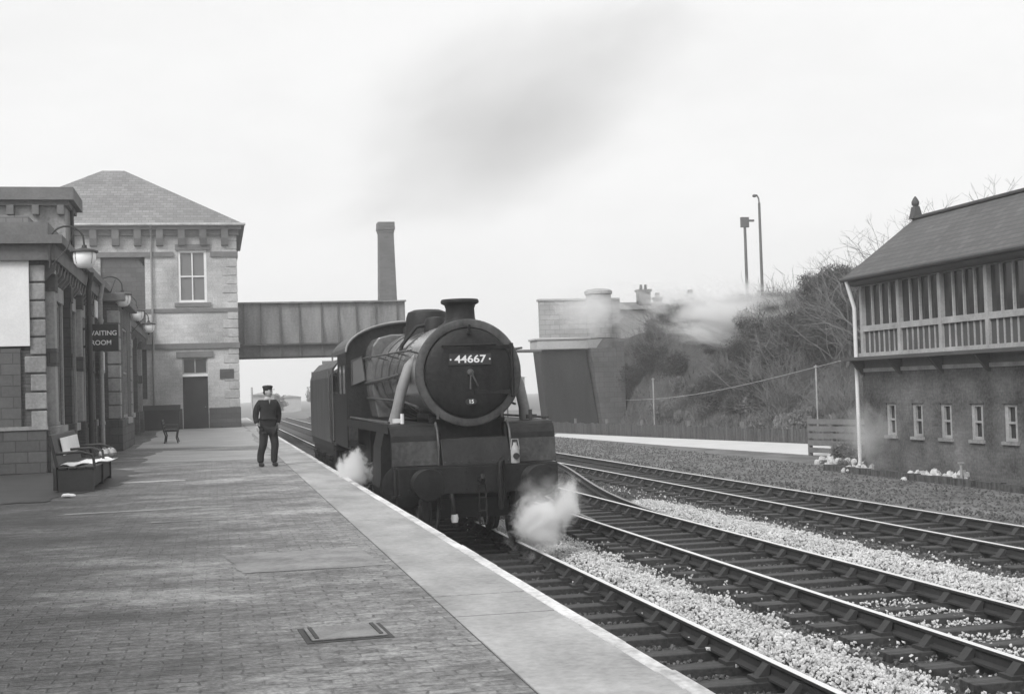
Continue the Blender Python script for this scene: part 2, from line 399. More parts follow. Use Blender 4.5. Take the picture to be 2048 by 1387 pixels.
# ------------------------------------------------------------------ setting
def setting():
    xs = [-400, -200, -100, -40, -14.5, 2.3, 9.9, 13.1, 13.9, 18, 26, 60, 150, 400]
    ys = [-60, -10, 0, 20, 40, 60, 80, 100, 140, 200, 300, 500, 700]
    def zz(x, y): return -.27 if x < 13.2 else -.10
    mb = MB(); vs = [(x, y, zz(x, y)) for y in ys for x in xs]; n = len(xs)
    mb.add(vs, [(j*n+i, j*n+i+1, (j+1)*n+i+1, (j+1)*n+i) for j in range(len(ys)-1) for i in range(n-1)])
    tag(mb.build('ground', 'ground'), kind='structure')
    mb = MB(); mb.quad((2.3, -8, -.262), (10.0, -8, -.262), (13.25, -8, -.262), (13.25, 160, -.262), (2.3, 160, -.262))
    tag(mb.build('track_bed', 'trackbed'), kind='structure')
    # platform: a solid slab with a brick face, coping and a worn painted edge
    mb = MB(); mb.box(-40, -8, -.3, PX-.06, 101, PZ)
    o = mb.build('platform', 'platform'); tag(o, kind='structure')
    mb = MB(); mb.box(PX-.059, -8, -.3, PX-.03, 101, PZ-.12); tag(mb.build('platform_face', 'pface'), kind='structure')
    mb = MB(); y = -8.0
    q = random.Random(3)
    while y < 101:
        l = q.choice((.9, 1.2, 1.7, 1.8)); dz = q.uniform(-.004, .004)
        mb.box(1.53, y+.011, PZ-.117, PX-.105, y+l-.011, PZ+.008+dz); y += l
    tag(mb.build('coping_stones', 'coping', bevel=.006), kind='structure')
    mb = MB(); mb.box(1.525, -8, PZ-.11, PX-.11, 101, PZ+.003); tag(mb.build('coping_bed', 'coping_joint'), kind='structure')
    mb = MB(); y = -8.0
    while y < 101:
        l = q.uniform(.8, 1.0); w = q.uniform(-.006, .006)
        mb.box(PX-.103, y+.006, PZ-.10, PX+w, y+l-.006, PZ+.011+q.uniform(-.003, .003)); y += l
    tag(mb.build('platform_edge_line', 'edge', bevel=.008), kind='structure')
    # repairs, painted sheen and a dark patch in the paving
    def ragged(name, pts, mat, z, jag=.05, seg=10, seed=1):
        qq = random.Random(seed); P = []
        for i in range(len(pts)):
            a, b = Vector(pts[i]), Vector(pts[(i+1) % len(pts)])
            for k in range(seg):
                t = k/seg; c = a.lerp(b, t); P.append((c.x+qq.uniform(-jag, jag), c.y+qq.uniform(-jag, jag), PZ+z))
        m = MB(); m.add(P, [tuple(range(len(P)))]); tag(m.build(name, mat), kind='structure')
    ragged('paving_patch', [(.2, 11.7), (1.42, 11.7), (1.36, 13.2), (.05, 13.1)], 'patch', .004, .02, seed=9)
    ragged('paving_strip', [(-2.2, 18.85), (.2, 19.0), (.2, 19.16), (-2.0, 19.05)], 'streak', .004, .03, seed=2)
    ragged('paving_strip', [(-.8, 17.0), (.1, 17.0), (.1, 17.15), (-.8, 17.15)], 'patch', .004, .012, seed=12)
    ragged('paving_strip', [(-2.7, 25.4), (-.6, 25.6), (-.6, 25.95), (-2.6, 25.8)], 'streak', .004, .05, seed=3)
    ragged('paving_sheen', [(-1.9, 33.5), (1.4, 33.0), (1.4, 38.5), (-1.6, 41)], 'farsheen', .004, .15, seed=6)  # pale sheets painting the glancing sky sheen on the far paving
    ragged('paving_sheen', [(-2.4, 44.0), (1.45, 42), (1.45, 70.4), (-2.6, 70.4)], 'farsheen', .004, .2, seed=8)
    ragged('dark_patch', [(-4.2, 21.2), (-2.7, 21.6), (-1.75, 25.0), (-1.65, 29.2), (-2.2, 31), (-4.5, 30.3)], 'darkpaving', .008, .12, seed=7)  # darker sheet on the paving round the long bench
    # pale path by the embankment foot
    mb = MB(); mb.quad((18.65, 72, -.092), (17.3, 68, -.092), (18.4, 52, -.092), (19.8, 40.6, -.092), (21.6, 44, -.092), (23.4, 47.8, -.092), (21, 60, -.092))
    tag(mb.build('path', 'path'), kind='structure')
setting()
# embankment, a height field rising from the cess to the road
def bank_base(y): return 23.9 if y < 44 else max(22.9, 23.9 - (y-44)*.03)
def bank_h(y):
    if y < 60: return 6.4
    if y < 76: return 6.4 - (y-60)*.045
    return 5.7 if y < 88 else max(0, 5.7 - (y-88)*.9)
def bank_z(x, y):
    t = (x - bank_base(y)) / (8.5 if y < 58 else max(3.2, 8.5-(y-58)*.36))
    if t <= 0: return -.14
    t = min(t, 1); s = t*t*(3-2*t)*.5 + t*.5
    w = .35*math.sin(x*.9+y*.3)*math.sin(y*.55) * min(1, t*4)
    return -.14 + (bank_h(y)+.14)*s + (w if bank_h(y) > 1 else 0)
def bank():
    mb = MB(); nx, ny = 46, 70; vs = []
    for j in range(ny+1):
        y = -30 + j*130/ny
        for i in range(nx+1):
            t = i/nx; x = bank_base(y) - .2 + (t*12 if t < .7 else 8.4 + ((t-.7)/.3)**2*140)
            vs.append((x, y, bank_z(x, y)))
    mb.add(vs, [(j*(nx+1)+i, j*(nx+1)+i+1, (j+1)*(nx+1)+i+1, (j+1)*(nx+1)+i) for j in range(ny) for i in range(nx)])
    tag(mb.build('embankment', 'bank', smooth=True), kind='structure')
bank()

# ------------------------------------------------------------------ tracks
def rail_mb(pts):
    prof_web = [(-.07,-.155),(.07,-.155),(.07,-.135),(.012,-.115),(.012,-.045),(.035,-.03),(.035,-.004),(-.035,-.004),(-.035,-.03),(-.012,-.045),(-.012,-.115),(-.07,-.135)]
    web, top = MB(), MB(); n = len(prof_web); vs = []; tv = []
    for i, p in enumerate(pts):
        a, b = Vector(pts[max(i-1,0)]), Vector(pts[min(i+1,len(pts)-1)]); d = (b-a).normalized(); r = Vector((d.y, -d.x, 0))
        for x, z in prof_web: c = Vector(p) + r*x; vs.append((c.x, c.y, z))
        for x, z in ((-.034,-.004),(.034,-.004),(.034,-.001),(.026,.002),(-.026,.002),(-.034,-.001)): c = Vector(p)+r*x; tv.append((c.x, c.y, z))
    m = len(pts)
    web.add(vs, [(i*n+k, i*n+(k+1)%n, (i+1)*n+(k+1)%n, (i+1)*n+k) for i in range(m-1) for k in range(n)] + [tuple(range(n)), tuple(range((m-1)*n, m*n))])
    top.add(tv, [(i*6+k, i*6+(k+1)%6, (i+1)*6+(k+1)%6, (i+1)*6+k) for i in range(m-1) for k in range(6)] + [tuple(range(6)), tuple(range((m-1)*6, m*6))])
    return web, top
def chair_mesh():
    mb = MB(); mb.box(-.19, -.10, 0, .19, .10, .035)
    mb.prism([(-.15,.035),(-.05,.035),(-.03,.13),(-.055,.14)], 'y', -.06, .06)
    mb.prism([(.15,.035),(.05,.035),(.03,.13),(.055,.14)], 'y', -.06, .06)
    return mb
def track(xc, y0, label, gauge=1.506, sl0=0):
    t = thing('railway_track', label, 'railway track', (xc, 0, 0))
    for sx in (-1, 1):
        w, tp = rail_mb([(sx*gauge/2, y, 0) for y in (-6, 40, 90, 160)])
        o = w.build('rail', 'rail_side', t); tp.build('running_surface', 'rail_top', o)
    proto = None; far = MB(); k = 0; y = y0; q = random.Random(int(xc*10)); ch = None
    while y < 158:
        yy = y + q.uniform(-.03, .03)
        if k < 100:
            if proto is None:
                m = MB(); m.box(-1.3, -.127, -.29, 1.3, .127, -.165); o = m.build('sleeper', 'sleeper', t, bevel=.008); proto = o
                for sx in (-1, 1):
                    c = chair_mesh().build('rail_chair', 'iron', o, loc=(sx*gauge/2, 0, -.165))
                    ch = ch or c
                o.location = (0, yy, 0)
            else:
                o = proto.copy(); COL.objects.link(o); o.parent = t; o.location = (q.uniform(-.04,.04), yy, q.uniform(-.015, .01)); o.rotation_euler = (0,0,q.uniform(-.012,.012))
                if k < 40:
                    for sx in (-1, 1):
                        c = ch.copy(); COL.objects.link(c); c.parent = o; c.location = (sx*gauge/2, 0, -.165)
        else: far.box(-1.3, yy-.127, -.29, 1.3, yy+.127, -.165)
        y += .74; k += 1
    tag(far.build('sleeper', 'sleeper', t), kind='stuff')
    return t
track(T1, 5.0, 'railway track beside the platform edge, under the locomotive')
track(T2, 5.0, 'middle railway track between the two strips of white ballast')
track(T3, 11.0, 'railway track farthest from the platform, nearest the signal box', 1.62)
def crossover():
    t = thing('crossover_track', 'curved connecting rails joining the middle track to the track near the signal box', 'railway track', (0,0,0))
    for off in (0, -1.5):
        pts = []
        for k in range(13):
            u = k/12; y = 23.5 + u*24; s = u*u*(3-2*u); pts.append((T2+.753 + .06 + (T3-T2+.05)*(.75*s+.25*u)*.72 + off, y, -.003))
        w, tp = rail_mb(pts); o = w.build('rail', 'rail_side', t); tp.build('running_surface', 'pipe', o)
crossover()
def stones(name, mat, n, area, size, z, seed, heap=0, label=None):
    q = random.Random(seed); mb = MB(); x0, x1, y0, y1, edge = area
    base = [(-1,0,-.15),(1,0,.15),(.15,-1,-.1),(-.1,1,.1),(.1,.1,.85),(-.2,.2,-.85)]
    tri = [(0,2,4),(2,1,4),(1,3,4),(3,0,4),(2,0,5),(1,2,5),(3,1,5),(0,3,5)]
    for _ in range(n):
        y = y0 + (y1-y0)*q.random()**1.35; u = q.random(); x = x0 + (x1-x0)*u + (q.gauss(0, .12) if edge > .15 and q.random() < .2 else 0)
        x += edge*(math.sin(y*4.3)+math.sin(y*8.5+1))*(.5 if u > .7 else .12)
        s = size*q.uniform(.6, 1.35); a = q.uniform(0, 6.28); ca, sa = math.cos(a), math.sin(a)
        zz = z + heap*math.sin(math.pi*u)**.7 + q.uniform(-.02, .02)
        ex = Vector((q.gauss(0,1),q.gauss(0,1),q.gauss(0,1))).normalized(); ey = ex.orthogonal().normalized(); ez = ex.cross(ey)
        vs = []
        for bx, by, bz in base:
            px, py, pz = bx*s*q.uniform(.6,1.1), by*s*q.uniform(.6,1.1), bz*s*q.uniform(.6,1)
            c = ex*px+ey*py+ez*pz; vs.append((x+c.x, y+c.y, zz+c.z))
        mb.add(vs, tri)
    o = mb.build(name, mat, fix=False); return tag(o, label, 'ballast', kind='stuff')
stones('white_ballast', 'whiteballast', 17000, (4.84, 5.75, 5.5, 25, .24), .025, -.20, 1, .14, 'heaped white ballast stones between the platform track and the middle track')
stones('white_ballast', 'whiteballast', 17000, (8.45, 9.7, 9, 28, .2), .027, -.20, 2, .12, 'heaped white ballast stones between the middle track and the far track')
stones('white_ballast', 'whiteballast', 3000, (6.75, 8.1, 7.0, 15.0, .1), .022, -.20, 5, 0, 'scattered pale ballast stones between the rails of the middle track')
stones('dark_ballast', 'darkballast', 11000, (3.3, 4.6, 5, 22, .1), .026, -.25, 3, 0, 'dark oily ballast between the rails beside the platform')
stones('dark_ballast', 'darkballast', 16000, (5.6, 9.0, 7, 34, .1), .028, -.245, 4, 0, 'dark oily ballast along the middle track')
stones('dark_ballast', 'darkballast', 14000, (9.6, 13.2, 14, 45, .1), .033, -.24, 6, 0, 'dark oily ballast along the track near the signal box')

stones('white_ballast', 'whiteballast', 500, (5.7, 6.6, 6.5, 22, .1), .022, -.205, 15, 0, 'loose pale ballast stones among the sleeper ends of the middle track')
stones('white_ballast', 'whiteballast', 350, (9.7, 11.0, 12, 34, .1), .026, -.205, 16, 0, 'loose pale ballast stones among the sleeper ends of the far track')
stones('cinders', 'darkballast', 9000, (13.3, 17.4, 20, 66, .1), .035, -.095, 21, 0, 'dark cinders strewn over the ground before the signal box')
# ------------------------------------------------------------------ locomotive and tender
def loco():
    t = thing('steam_locomotive', 'black steam locomotive numbered 44667 standing at the platform', 'locomotive', (T1+.01, 20.1, 0))
    cz = 2.72
    def P(mb, name, mat='loco', par=t, **k): return mb.build(name, mat, par, **k)
    # front end
    m = MB(); m.box(-1.25, 0, .86, 1.25, .04, 1.27)
    for x in (-1.1,-.6,-.2,.2,.6,1.1):
        for z in (.93, 1.2): m.lathe([(.022,-.012),(.022,0)], (x,0,z), 'y', 8)
    P(m, 'buffer_beam', bevel=.006)
    def rivets(name, pts, ax, par, r=.014):
        m = MB()
        for p in pts: m.lathe([(r,-.012),(r,.004)], p, ax, 6)
        P(m, name, 'loco_lit', par)
    for sx in (-1, 1):
        m = MB(); m.lathe([(.21,0),(.21,-.03),(.15,-.06),(.125,-.27),(.125,-.30)], (sx*.865,0,1.05), 'y', 24)
        o = P(m, 'buffer', smooth=True)
        h = MB(); h.lathe([(.07,-.30),(.07,-.45),(.235,-.475),(.245,-.49),(.23,-.505),(.12,-.515),(.02,-.517)], (sx*.865,0,1.05), 'y', 28)
        h.build('buffer_head', 'loco', o, smooth=True)
    m = MB(); m.tube([(0,0,1.06),(0,-.15,1.06),(0,-.24,1.03),(0,-.27,1.09),(0,-.22,1.15)], .035, 10); P(m, 'drawhook', smooth=True)
    m = MB()
    for k in range(3):
        z0 = 1.0-k*.2
        m.tube([(-.05,-.2-.01*k,z0),(-.06,-.2,z0-.1),(-.05,-.2,z0-.2),(.05,-.2,z0-.2),(.06,-.2,z0-.1),(.05,-.2,z0),(-.05,-.2,z0)], .018, 8)
    P(m, 'screw_coupling', smooth=True)
    m = MB(); m.tube([(.36,-.06,.75),(.36,-.07,1.25),(.34,-.12,1.37),(.30,-.18,1.33),(.28,-.2,1.2),(.28,-.2,.7),(.3,-.16,.62)], .04, 10); P(m, 'vacuum_hose', smooth=True)
    m = MB(); m.tube([(-.45,-.04,.85),(-.45,-.12,.75),(-.44,-.14,.45),(-.42,-.12,.38)], .035, 10); P(m, 'steam_heat_hose', smooth=True)
    m = MB(); m.lathe([(.05,-.06),(.06,0),(.05,.06)], (-.43,-.13,.5), 'z', 12); P(m, 'hose_end_cap', 'white', smooth=True)
    m = MB(); m.box(-1.25, .043, 1.255, 1.25, .62, 1.285); P(m, 'front_footplate')
    m = MB(); m.prism([(.10,1.288),(.55,1.288),(.72,1.70),(.36,1.70),(.14,1.32)], 'x', -.54, .54); P(m, 'apron_plate', bevel=.01)
    for sx in (-1, 1):
        m = MB(); m.prism([(.06,.62),(.06,1.25),(.45,1.25),(.75,1.9),(10.0,1.5),(10.0,.75),(3.4,.7),(3.2,.95),(.5,.95),(.35,.62)], 'x', sx*.57, sx*.60); P(m, 'main_frame')
        m = MB(); m.tube([(sx*.62,.12,.85),(sx*.66,.02,.5),(sx*.74,-.02,.12)], .03, 8); P(m, 'guard_iron')
        # running plate: level above the cylinders, dropping in a curve to the footplate
        prof = [(7.2,1.93)]+[(.62,1.93)]+[(.62-.25*math.sin(a), 1.93-.25*(1-math.cos(a))) for a in [R(18*i) for i in range(1,6)]]+[(.33,1.29)]
        th = [(y-.0, z-.03) for y, z in prof]
        th = [(7.2,1.90),(.64,1.90)]+[(.64-.245*math.sin(a), 1.90-.245*(1-math.cos(a))) for a in [R(18*i) for i in range(1,6)]]+[(.36,1.29)]
        m = MB()
        for i in range(len(prof)-1):
            m.prism([prof[i], prof[i+1], th[i+1], th[i]], 'x', sx*.58, sx*1.31)
        m.box(sx*1.285, .7, 1.79, sx*1.312, 7.2, 1.932)
        P(m, 'running_plate', 'loco')
        m = MB(); m.tube([(sx*.575, .31, 1.29),(sx*.575,.31,1.6),(sx*.575,.38,1.82),(sx*.575,.55,1.945)], .022, 8); P(m, 'plate_edge_beading', 'loco_lit', smooth=True)
        # cylinder: curved casing under the running plate
        pr = [(sx*.62,1.9),(sx*1.28,1.9),(sx*1.36,1.55)]+[(sx*(1.0+.40*math.cos(a)), .93+.40*math.sin(a)) for a in [R(20-22*i) for i in range(0,10)]]+[(sx*.62,.75)]
        m = MB(); m.prism(pr, 'y', 1.25, 2.3)
        c = P(m, 'cylinder', 'loco', bevel=.015)
        f = MB(); f.lathe([(.36,0),(.36,-.03),(.30,-.05),(.10,-.06),(.02,-.065)], (sx*1.0,1.25,.93), 'y', 28); f.build('cylinder_cover', 'loco', c, smooth=True)
        f = MB(); f.lathe([(.17,0),(.17,-.05),(.05,-.06)], (sx*1.0,1.25,1.52), 'y', 20); f.build('valve_cover', 'loco', c, smooth=True)
        for z0 in (.3, .62):
            m = MB()
        m = MB(); m.bar((sx*1.27,.2,1.26),(sx*1.27,.2,.48),.16,.02,(1,0,0)); m.bar((sx*1.27,.26,1.26),(sx*1.27,.26,.5),.03,.14)
        m.box(sx*1.12,.12,.46,sx*1.34,.36,.49); m.box(sx*1.12,.12,.82,sx*1.34,.36,.85); P(m, 'front_step')
        # outside steam pipe
        m = MB(); m.tube([(sx*.70,1.35,3.0),(sx*.85,1.35,2.85),(sx*.98,1.35,2.5),(sx*1.06,1.4,2.15),(sx*1.10,1.45,1.93)], [.085,.09,.09,.09,.11], 14); P(m, 'steam_pipe', 'pipe', smooth=True)
        # handrail along the boiler
        m = MB(); m.tube([(sx*.90,.75,3.10),(sx*.93,2.3,3.12),(sx*.97,7.1,3.16)], .018, 8)
        for y in (.95,2.2,3.5,4.8,6.2): m.tube([(sx*.72,y,3.05),(sx*.93,y,3.11)], .016, 6)
        P(m, 'boiler_handrail', 'loco_lit', smooth=True)
        m = MB(); m.tube([(sx*.84,2.6,2.75),(sx*.88,4.0,2.7),(sx*.92,7.1,2.65)], .03, 8); P(m, 'ejector_pipe', 'loco_lit', smooth=True)
        m = MB(); m.box(sx*1.18,1.0,1.955,sx*1.02,1.1,2.02); m.tube([(sx*1.05,.9,1.94),(sx*1.05,.9,2.10)], .03, 8); P(m, 'lubricator', 'white' if sx < 0 else 'loco_lit')
        # lamp irons
        m = MB(); m.box(sx*.5,.62,2.0,sx*.54,.64,2.16); P(m, 'lamp_iron', 'loco_lit')
    # white headlamp on the right-hand iron
    m = MB(); m.lathe([(.07,0),(.07,.2),(.05,.25),(.03,.29),(.03,.32)], (.60,.12,1.29), 'z', 14); m.tube([(.53,.12,1.5),(.55,.12,1.66),(.65,.12,1.66),(.67,.12,1.5)], .008, 6)
    h = P(m, 'headlamp', 'sbwhite', smooth=True); m = MB(); m.lathe([(.05,0),(.05,-.03)], (.60,.06,1.4), 'y', 14); m.build('lamp_lens', 'glass', h)
    # smokebox
    m = MB(); m.lathe([(.80,.66),(.832,.70),(.832,2.4)], (0,0,cz), 'y', 64); P(m, 'smokebox', 'boiler', smooth=True)
    m = MB(); m.lathe([(.70,.66),(.73,.63),(.80,.625),(.845,.64),(.86,.67),(.845,.72),(.83,.72)], (0,0,cz), 'y', 72, cap=False); P(m, 'front_ring', 'loco_lit', smooth=True)
    m = MB(); m.box(-.62, .95, 1.5, .62, 2.2, 2.08); m.prism([(-.62,2.0),(-.62,1.95),(.62,1.95),(.62,2.0),(.45,2.05),(.3,1.99),(0,1.9),(-.3,1.99),(-.45,2.05)],'y',.9,2.2); P(m, 'smokebox_saddle')
    m = MB(); m.lathe([(.71,.65),(.705,.60),(.68,.575),(.5,.53),(.25,.502),(.02,.495)], (0,0,cz), 'y', 64)
    d = P(m, 'smokebox_door', 'loco', smooth=True)
    m = MB()
    for z in (.40,-.32):
        m.bar((.06,.50,cz+z*.98),(.66,.575,cz+z),.02,.07,(0,0,1))
    m.tube([(.70,.60,cz-.40),(.70,.60,cz+.46)], .03, 10)
    m.build('door_hinge', 'loco', d, bevel=.004)
    m = MB(); m.lathe([(.06,.50),(.05,.44),(.02,.43)], (0,0,cz), 'y', 16); m.tube([(0,.45,cz),(-.02,.43,cz-.26)], .014, 8); m.tube([(0,.42,cz),(.10,.40,cz-.22)], .014, 8); m.build('door_handle', 'loco_lit', d, smooth=True)
    m = MB(); m.tube([(-.46,.46,cz+.43),(.42,.46,cz+.44)], .017, 10)
    for x in (-.43, 0, .39): m.tube([(x,.46,cz+.435),(x,.58,cz+.435)], .015, 8)
    m.build('door_handrail', 'loco', d, smooth=True)
    m = MB(); m.box(-.34,.478,cz+.12,.34,.50,cz+.30); pl = m.build('number_plate', 'signblack', d, bevel=.004)
    n = text_mb('44667', .165, .006); n.v = [(x*1.22, y, z) for x, y, z in n.v]
    for x in (-.315,.315): n.lathe([(.014,-.006),(.014,.006)],(x,0,0),'y',8)
    shift(n, (0,.475,cz+.21)); n.build('numerals', 'plate_white', pl)
    m = MB(); m.lathe([(.055,.515),(.055,.495)], (0,0,cz-.46), 'y', 20); m.v=[(x*1.6,y,z) for x,y,z in m.v]; sp = m.build('shed_plate', 'signblack', d)
    n = text_mb('15', .085, .004); shift(n, (0,.488,cz-.46)); n.build('numerals', 'plate_white', sp)
    m = MB(); m.box(-.015,.44,cz+.62,.015,.50,cz+.76); m.box(-.03,.42,cz+.62,.03,.56,cz+.635); m.build('lamp_iron', 'loco', d)
    m = MB(); m.lathe([(.40,3.44),(.36,3.50),(.275,3.55),(.245,3.62),(.235,3.78),(.255,3.84),(.31,3.87),(.315,3.90),(.30,3.93),(.21,3.93),(.20,3.6)], (0,1.25,0), 'z', 40); P(m, 'chimney', 'loco', smooth=True)
    sb = [o for o in kids(t) if o.name.startswith('smokebox') and 'door' not in o.name and 'saddle' not in o.name][0]
    rv = MB()
    for y in (.78, 2.3):
        for k in range(60):
            a = 2*math.pi*k/60; c = Vector((.834*math.cos(a), y, cz+.834*math.sin(a))); n = Vector((math.cos(a),0,math.sin(a)))
            u = Vector((0,1,0)); w = n.cross(u); rv.add([c+u*.016, c+w*.016, c-u*.016, c-w*.016, c+n*.014], [(0,1,4),(1,2,4),(2,3,4),(3,0,4)])
    rv.build('rivets', 'loco_lit', sb)
    for sx in (-1, 1):
        rp = [(sx*x, .33, z) for z in (1.36,1.62) for x in [.64+.09*i for i in range(8)]]
        m = MB()
        m.box(sx*.585,.326,1.30,sx*1.305,.331,1.67)
        for p in rp: m.lathe([(.012,-.012),(.012,.01)], p, 'y', 6)
        P(m, 'plate_rivets', 'loco_lit')
        m = MB()
        for z in (1.0,1.3,1.6):
            for k in range(6): m.lathe([(.014,-.012),(.014,.004)], (sx*1.33,1.35+.17*k,z), 'x', 6)
        P(m, 'casing_rivets', 'loco_lit')
        # sandbox pipes, drain cocks and small pipework under the running plate
        m = MB(); m.tube([(sx*1.15,1.3,.55),(sx*1.15,1.0,.42),(sx*1.1,.5,.36)],.02,6); m.tube([(sx*1.0,2.2,.55),(sx*1.0,1.9,.40),(sx*1.1,.55,.32)],.02,6); m.tube([(sx*.7,3.3,1.7),(sx*.85,3.5,1.2),(sx*.8,3.7,.3)],.025,6); P(m, 'drain_pipes', 'loco_lit')
        m = MB(); m.tube([(sx*1.29,.7,1.97),(sx*1.29,3.0,1.97),(sx*1.25,7.1,1.97)],.022,6); m.tube([(sx*.8,.9,2.2),(sx*.86,2.4,2.3),(sx*.9,7.1,2.35)],.02,6); P(m, 'running_pipes', 'loco_lit')
    m = MB()
    for x in [-.5+.125*i for i in range(9)]: m.lathe([(.012,-.01),(.012,.01)], (x,.36,1.66), 'y', 6); m.lathe([(.012,-.01),(.012,.01)], (x,.15,1.34), 'y', 6)
    P(m, 'apron_rivets', 'loco_lit')
    # boiler, dome, firebox
    m = MB(); prof = [(.735,2.4,cz),(.80,4.3,cz+.03),(.845,6.1,cz+.05)]
    vs = []; n_ = 56
    for r, y, z in prof:
        for k in range(n_): a = 2*math.pi*k/n_; vs.append((r*math.cos(a), y, z+r*math.sin(a)))
    m.add(vs, [(i*n_+k, i*n_+(k+1)%n_, (i+1)*n_+(k+1)%n_, (i+1)*n_+k) for i in range(2) for k in range(n_)]); P(m, 'boiler', 'boiler', smooth=True)
    for y, r, z in ((2.45,.745,cz),(3.4,.775,cz+.015),(4.3,.806,cz+.03),(5.2,.83,cz+.04),(6.1,.853,cz+.05)):
        m = MB(); m.lathe([(r-.02,y-.03),(r+.006,y-.03),(r+.006,y+.03),(r-.02,y+.03)], (0,0,z), 'y', 56, cap=False); P(m, 'boiler_band', 'loco_lit', smooth=True)
    m = MB(); m.lathe([(.46,3.40),(.42,3.56),(.40,3.72),(.395,3.84),(.36,3.94),(.25,3.985),(.05,4.0)], (0,4.7,0), 'z', 36); P(m, 'dome', 'loco', smooth=True)
    m = MB(); m.lathe([(.22,3.45),(.20,3.7),(.17,3.78),(.03,3.8)], (0,3.75,0), 'z', 24)
    for sx in (-1,1): m.tube([(sx*.1,3.75,3.66),(sx*.35,3.75,3.62),(sx*.62,3.75,3.3),(sx*.78,3.75,2.7)], .035, 8)
    P(m, 'top_feed', 'loco', smooth=True)
    fb = [(.80,1.95),(.90,2.5),(.92,3.1),(.88,3.38),(.76,3.54),(.5,3.60),(-.5,3.60),(-.76,3.54),(-.88,3.38),(-.92,3.1),(-.90,2.5),(-.80,1.95)]
    m = MB(); m.prism(fb, 'y', 6.1, 7.2); P(m, 'firebox', 'boiler', bevel=.03)
    m = MB()
    for x in (-.12,.12): m.lathe([(.07,3.6),(.06,3.75),(.03,3.78)], (x,6.6,0), 'z', 14)
    P(m, 'safety_valve', 'loco', smooth=True)
    # cab
    arc = [(1.31*math.cos(a)*1.0, 3.30+.60*math.sin(a)) for a in [R(180-9*i) for i in range(21)]]
    for sx in (-1,1):
        m = MB(); x0, x1 = sx*1.29, sx*1.315
        m.box(x0,7.2,1.35,x1,10.2,2.45); m.box(x0,7.2,2.45,x1,7.45,3.30); m.box(x0,8.15,2.45,x1,8.27,3.30); m.box(x0,8.95,2.45,x1,9.1,3.3); m.box(x0,7.45,3.05,x1,8.15,3.3); m.box(x0,8.27,3.05,x1,8.95,3.3)
        s = P(m, 'cab_side', 'loco')
        for a, b in ((7.45,8.15),(8.27,8.95)):
            g = MB(); g.box(sx*1.295,a,2.45,sx*1.30,b,3.05); g.build('window_pane', 'glass_pale', s)
        m = MB(); m.tube([(sx*1.34,10.15,1.4),(sx*1.34,10.15,3.0)], .018, 8); P(m, 'cab_handrail', 'steel')
        # spectacle window in the cab front
        f = MB(); f.prism([(sx*.92,2.72),(sx*1.20,2.62),(sx*1.20,3.12),(sx*.98,3.22)], 'y', 7.17, 7.185); fr=P(f, 'spectacle_window', 'glass_pale')
        e = MB()
        pts=[(sx*.92,7.165,2.72),(sx*1.20,7.165,2.62),(sx*1.20,7.165,3.12),(sx*.98,7.165,3.22),(sx*.92,7.165,2.72)]
        e.tube(pts,.015,6); e.build('window_frame','loco_lit',fr)
    m = MB(); m.prism([(-1.288,1.95)]+arc[1:-1]+[(1.288,1.95)], 'y', 7.19, 7.22); P(m, 'cab_front', 'loco')
    inner = [(x*.985, 3.30+(z-3.30)*.95-.0) for x, z in arc]
    m = MB()
    for i in range(20): m.prism([arc[i],arc[i+1],inner[i+1],inner[i]], 'y', 7.12, 10.6)
    P(m, 'cab_roof', 'loco_lit', smooth=True)
    m = MB()
    m.tube([(x*1.003,7.12,z+.01) for x,z in arc], .022, 8); P(m, 'roof_gutter', 'pipe', smooth=True)
    # wheels
    def wheel(name, x, y, r, spokes, mat='wheel'):
        m = MB(); sx = 1 if x > 0 else -1
        m.lathe([(.12,-.06),(.14,-.08),(.14,.08),(.12,.06)], (x,y,r), 'x', 20)
        for k in range(spokes):
            a = 2*math.pi*k/spokes; m.bar((x,y+.12*math.cos(a),r+.12*math.sin(a)),(x,y+(r-.08)*math.cos(a),r+(r-.08)*math.sin(a)),.045,.05,(1,0,0))
        o = P(m, name, mat)
        q = MB(); q.lathe([(r-.11,-.065),(r-.005,-.065),(r,.02),(r+.03,.05),(r+.03,.07),(r-.11,.07),(r-.11,-.065)], (x,y,r), 'x', 44, cap=False)
        if sx > 0: q.v = [(2*x-a, b, c) for a,b,c in q.v]
        q.build('tyre', 'wheel', o, smooth=True)
    for sx in (-1,1):
        for y in (.95, 2.85): wheel('bogie_wheel', sx*.753, y, .48, 10)
        for y in (4.5, 6.65, 9.05): wheel('driving_wheel', sx*.753, y, .915, 18)
        m = MB(); m.bar((sx*.95,4.5,.72),(sx*.95,6.65,.72),.05,.11); m.bar((sx*.95,6.65,.72),(sx*.95,9.05,.72),.05,.11)
        for y in (4.5,6.65,9.05): m.lathe([(.11,-.05),(.11,.05)], (sx*.95,y,.72), 'x', 18)
        P(m, 'coupling_rod', 'steel')
        m = MB(); m.bar((sx*1.05,3.2,.95),(sx*1.05,6.65,.72),.05,.13); P(m, 'connecting_rod', 'steel')
        m = MB(); m.bar((sx*1.0,2.3,1.13),(sx*1.0,3.9,1.13),.12,.08); m.bar((sx*1.0,2.3,.80),(sx*1.0,3.9,.80),.12,.08); m.box(sx*.92,3.0,.8,sx*1.1,3.35,1.15); m.tube([(sx*1.0,2.2,.95),(sx*1.0,3.1,.95)],.035,8); P(m, 'crosshead', 'loco_lit')
    m = MB(); m.box(-.55,.5,.45,.55,3.3,.75); P(m, 'bogie_frame')
    for y in (.95,2.85,4.5,6.65,9.05):
        m = MB(); rr=.48 if y<3 else .915; m.tube([(-.75,y,rr),(.75,y,rr)], .08, 12); P(m, 'axle', 'wheel')
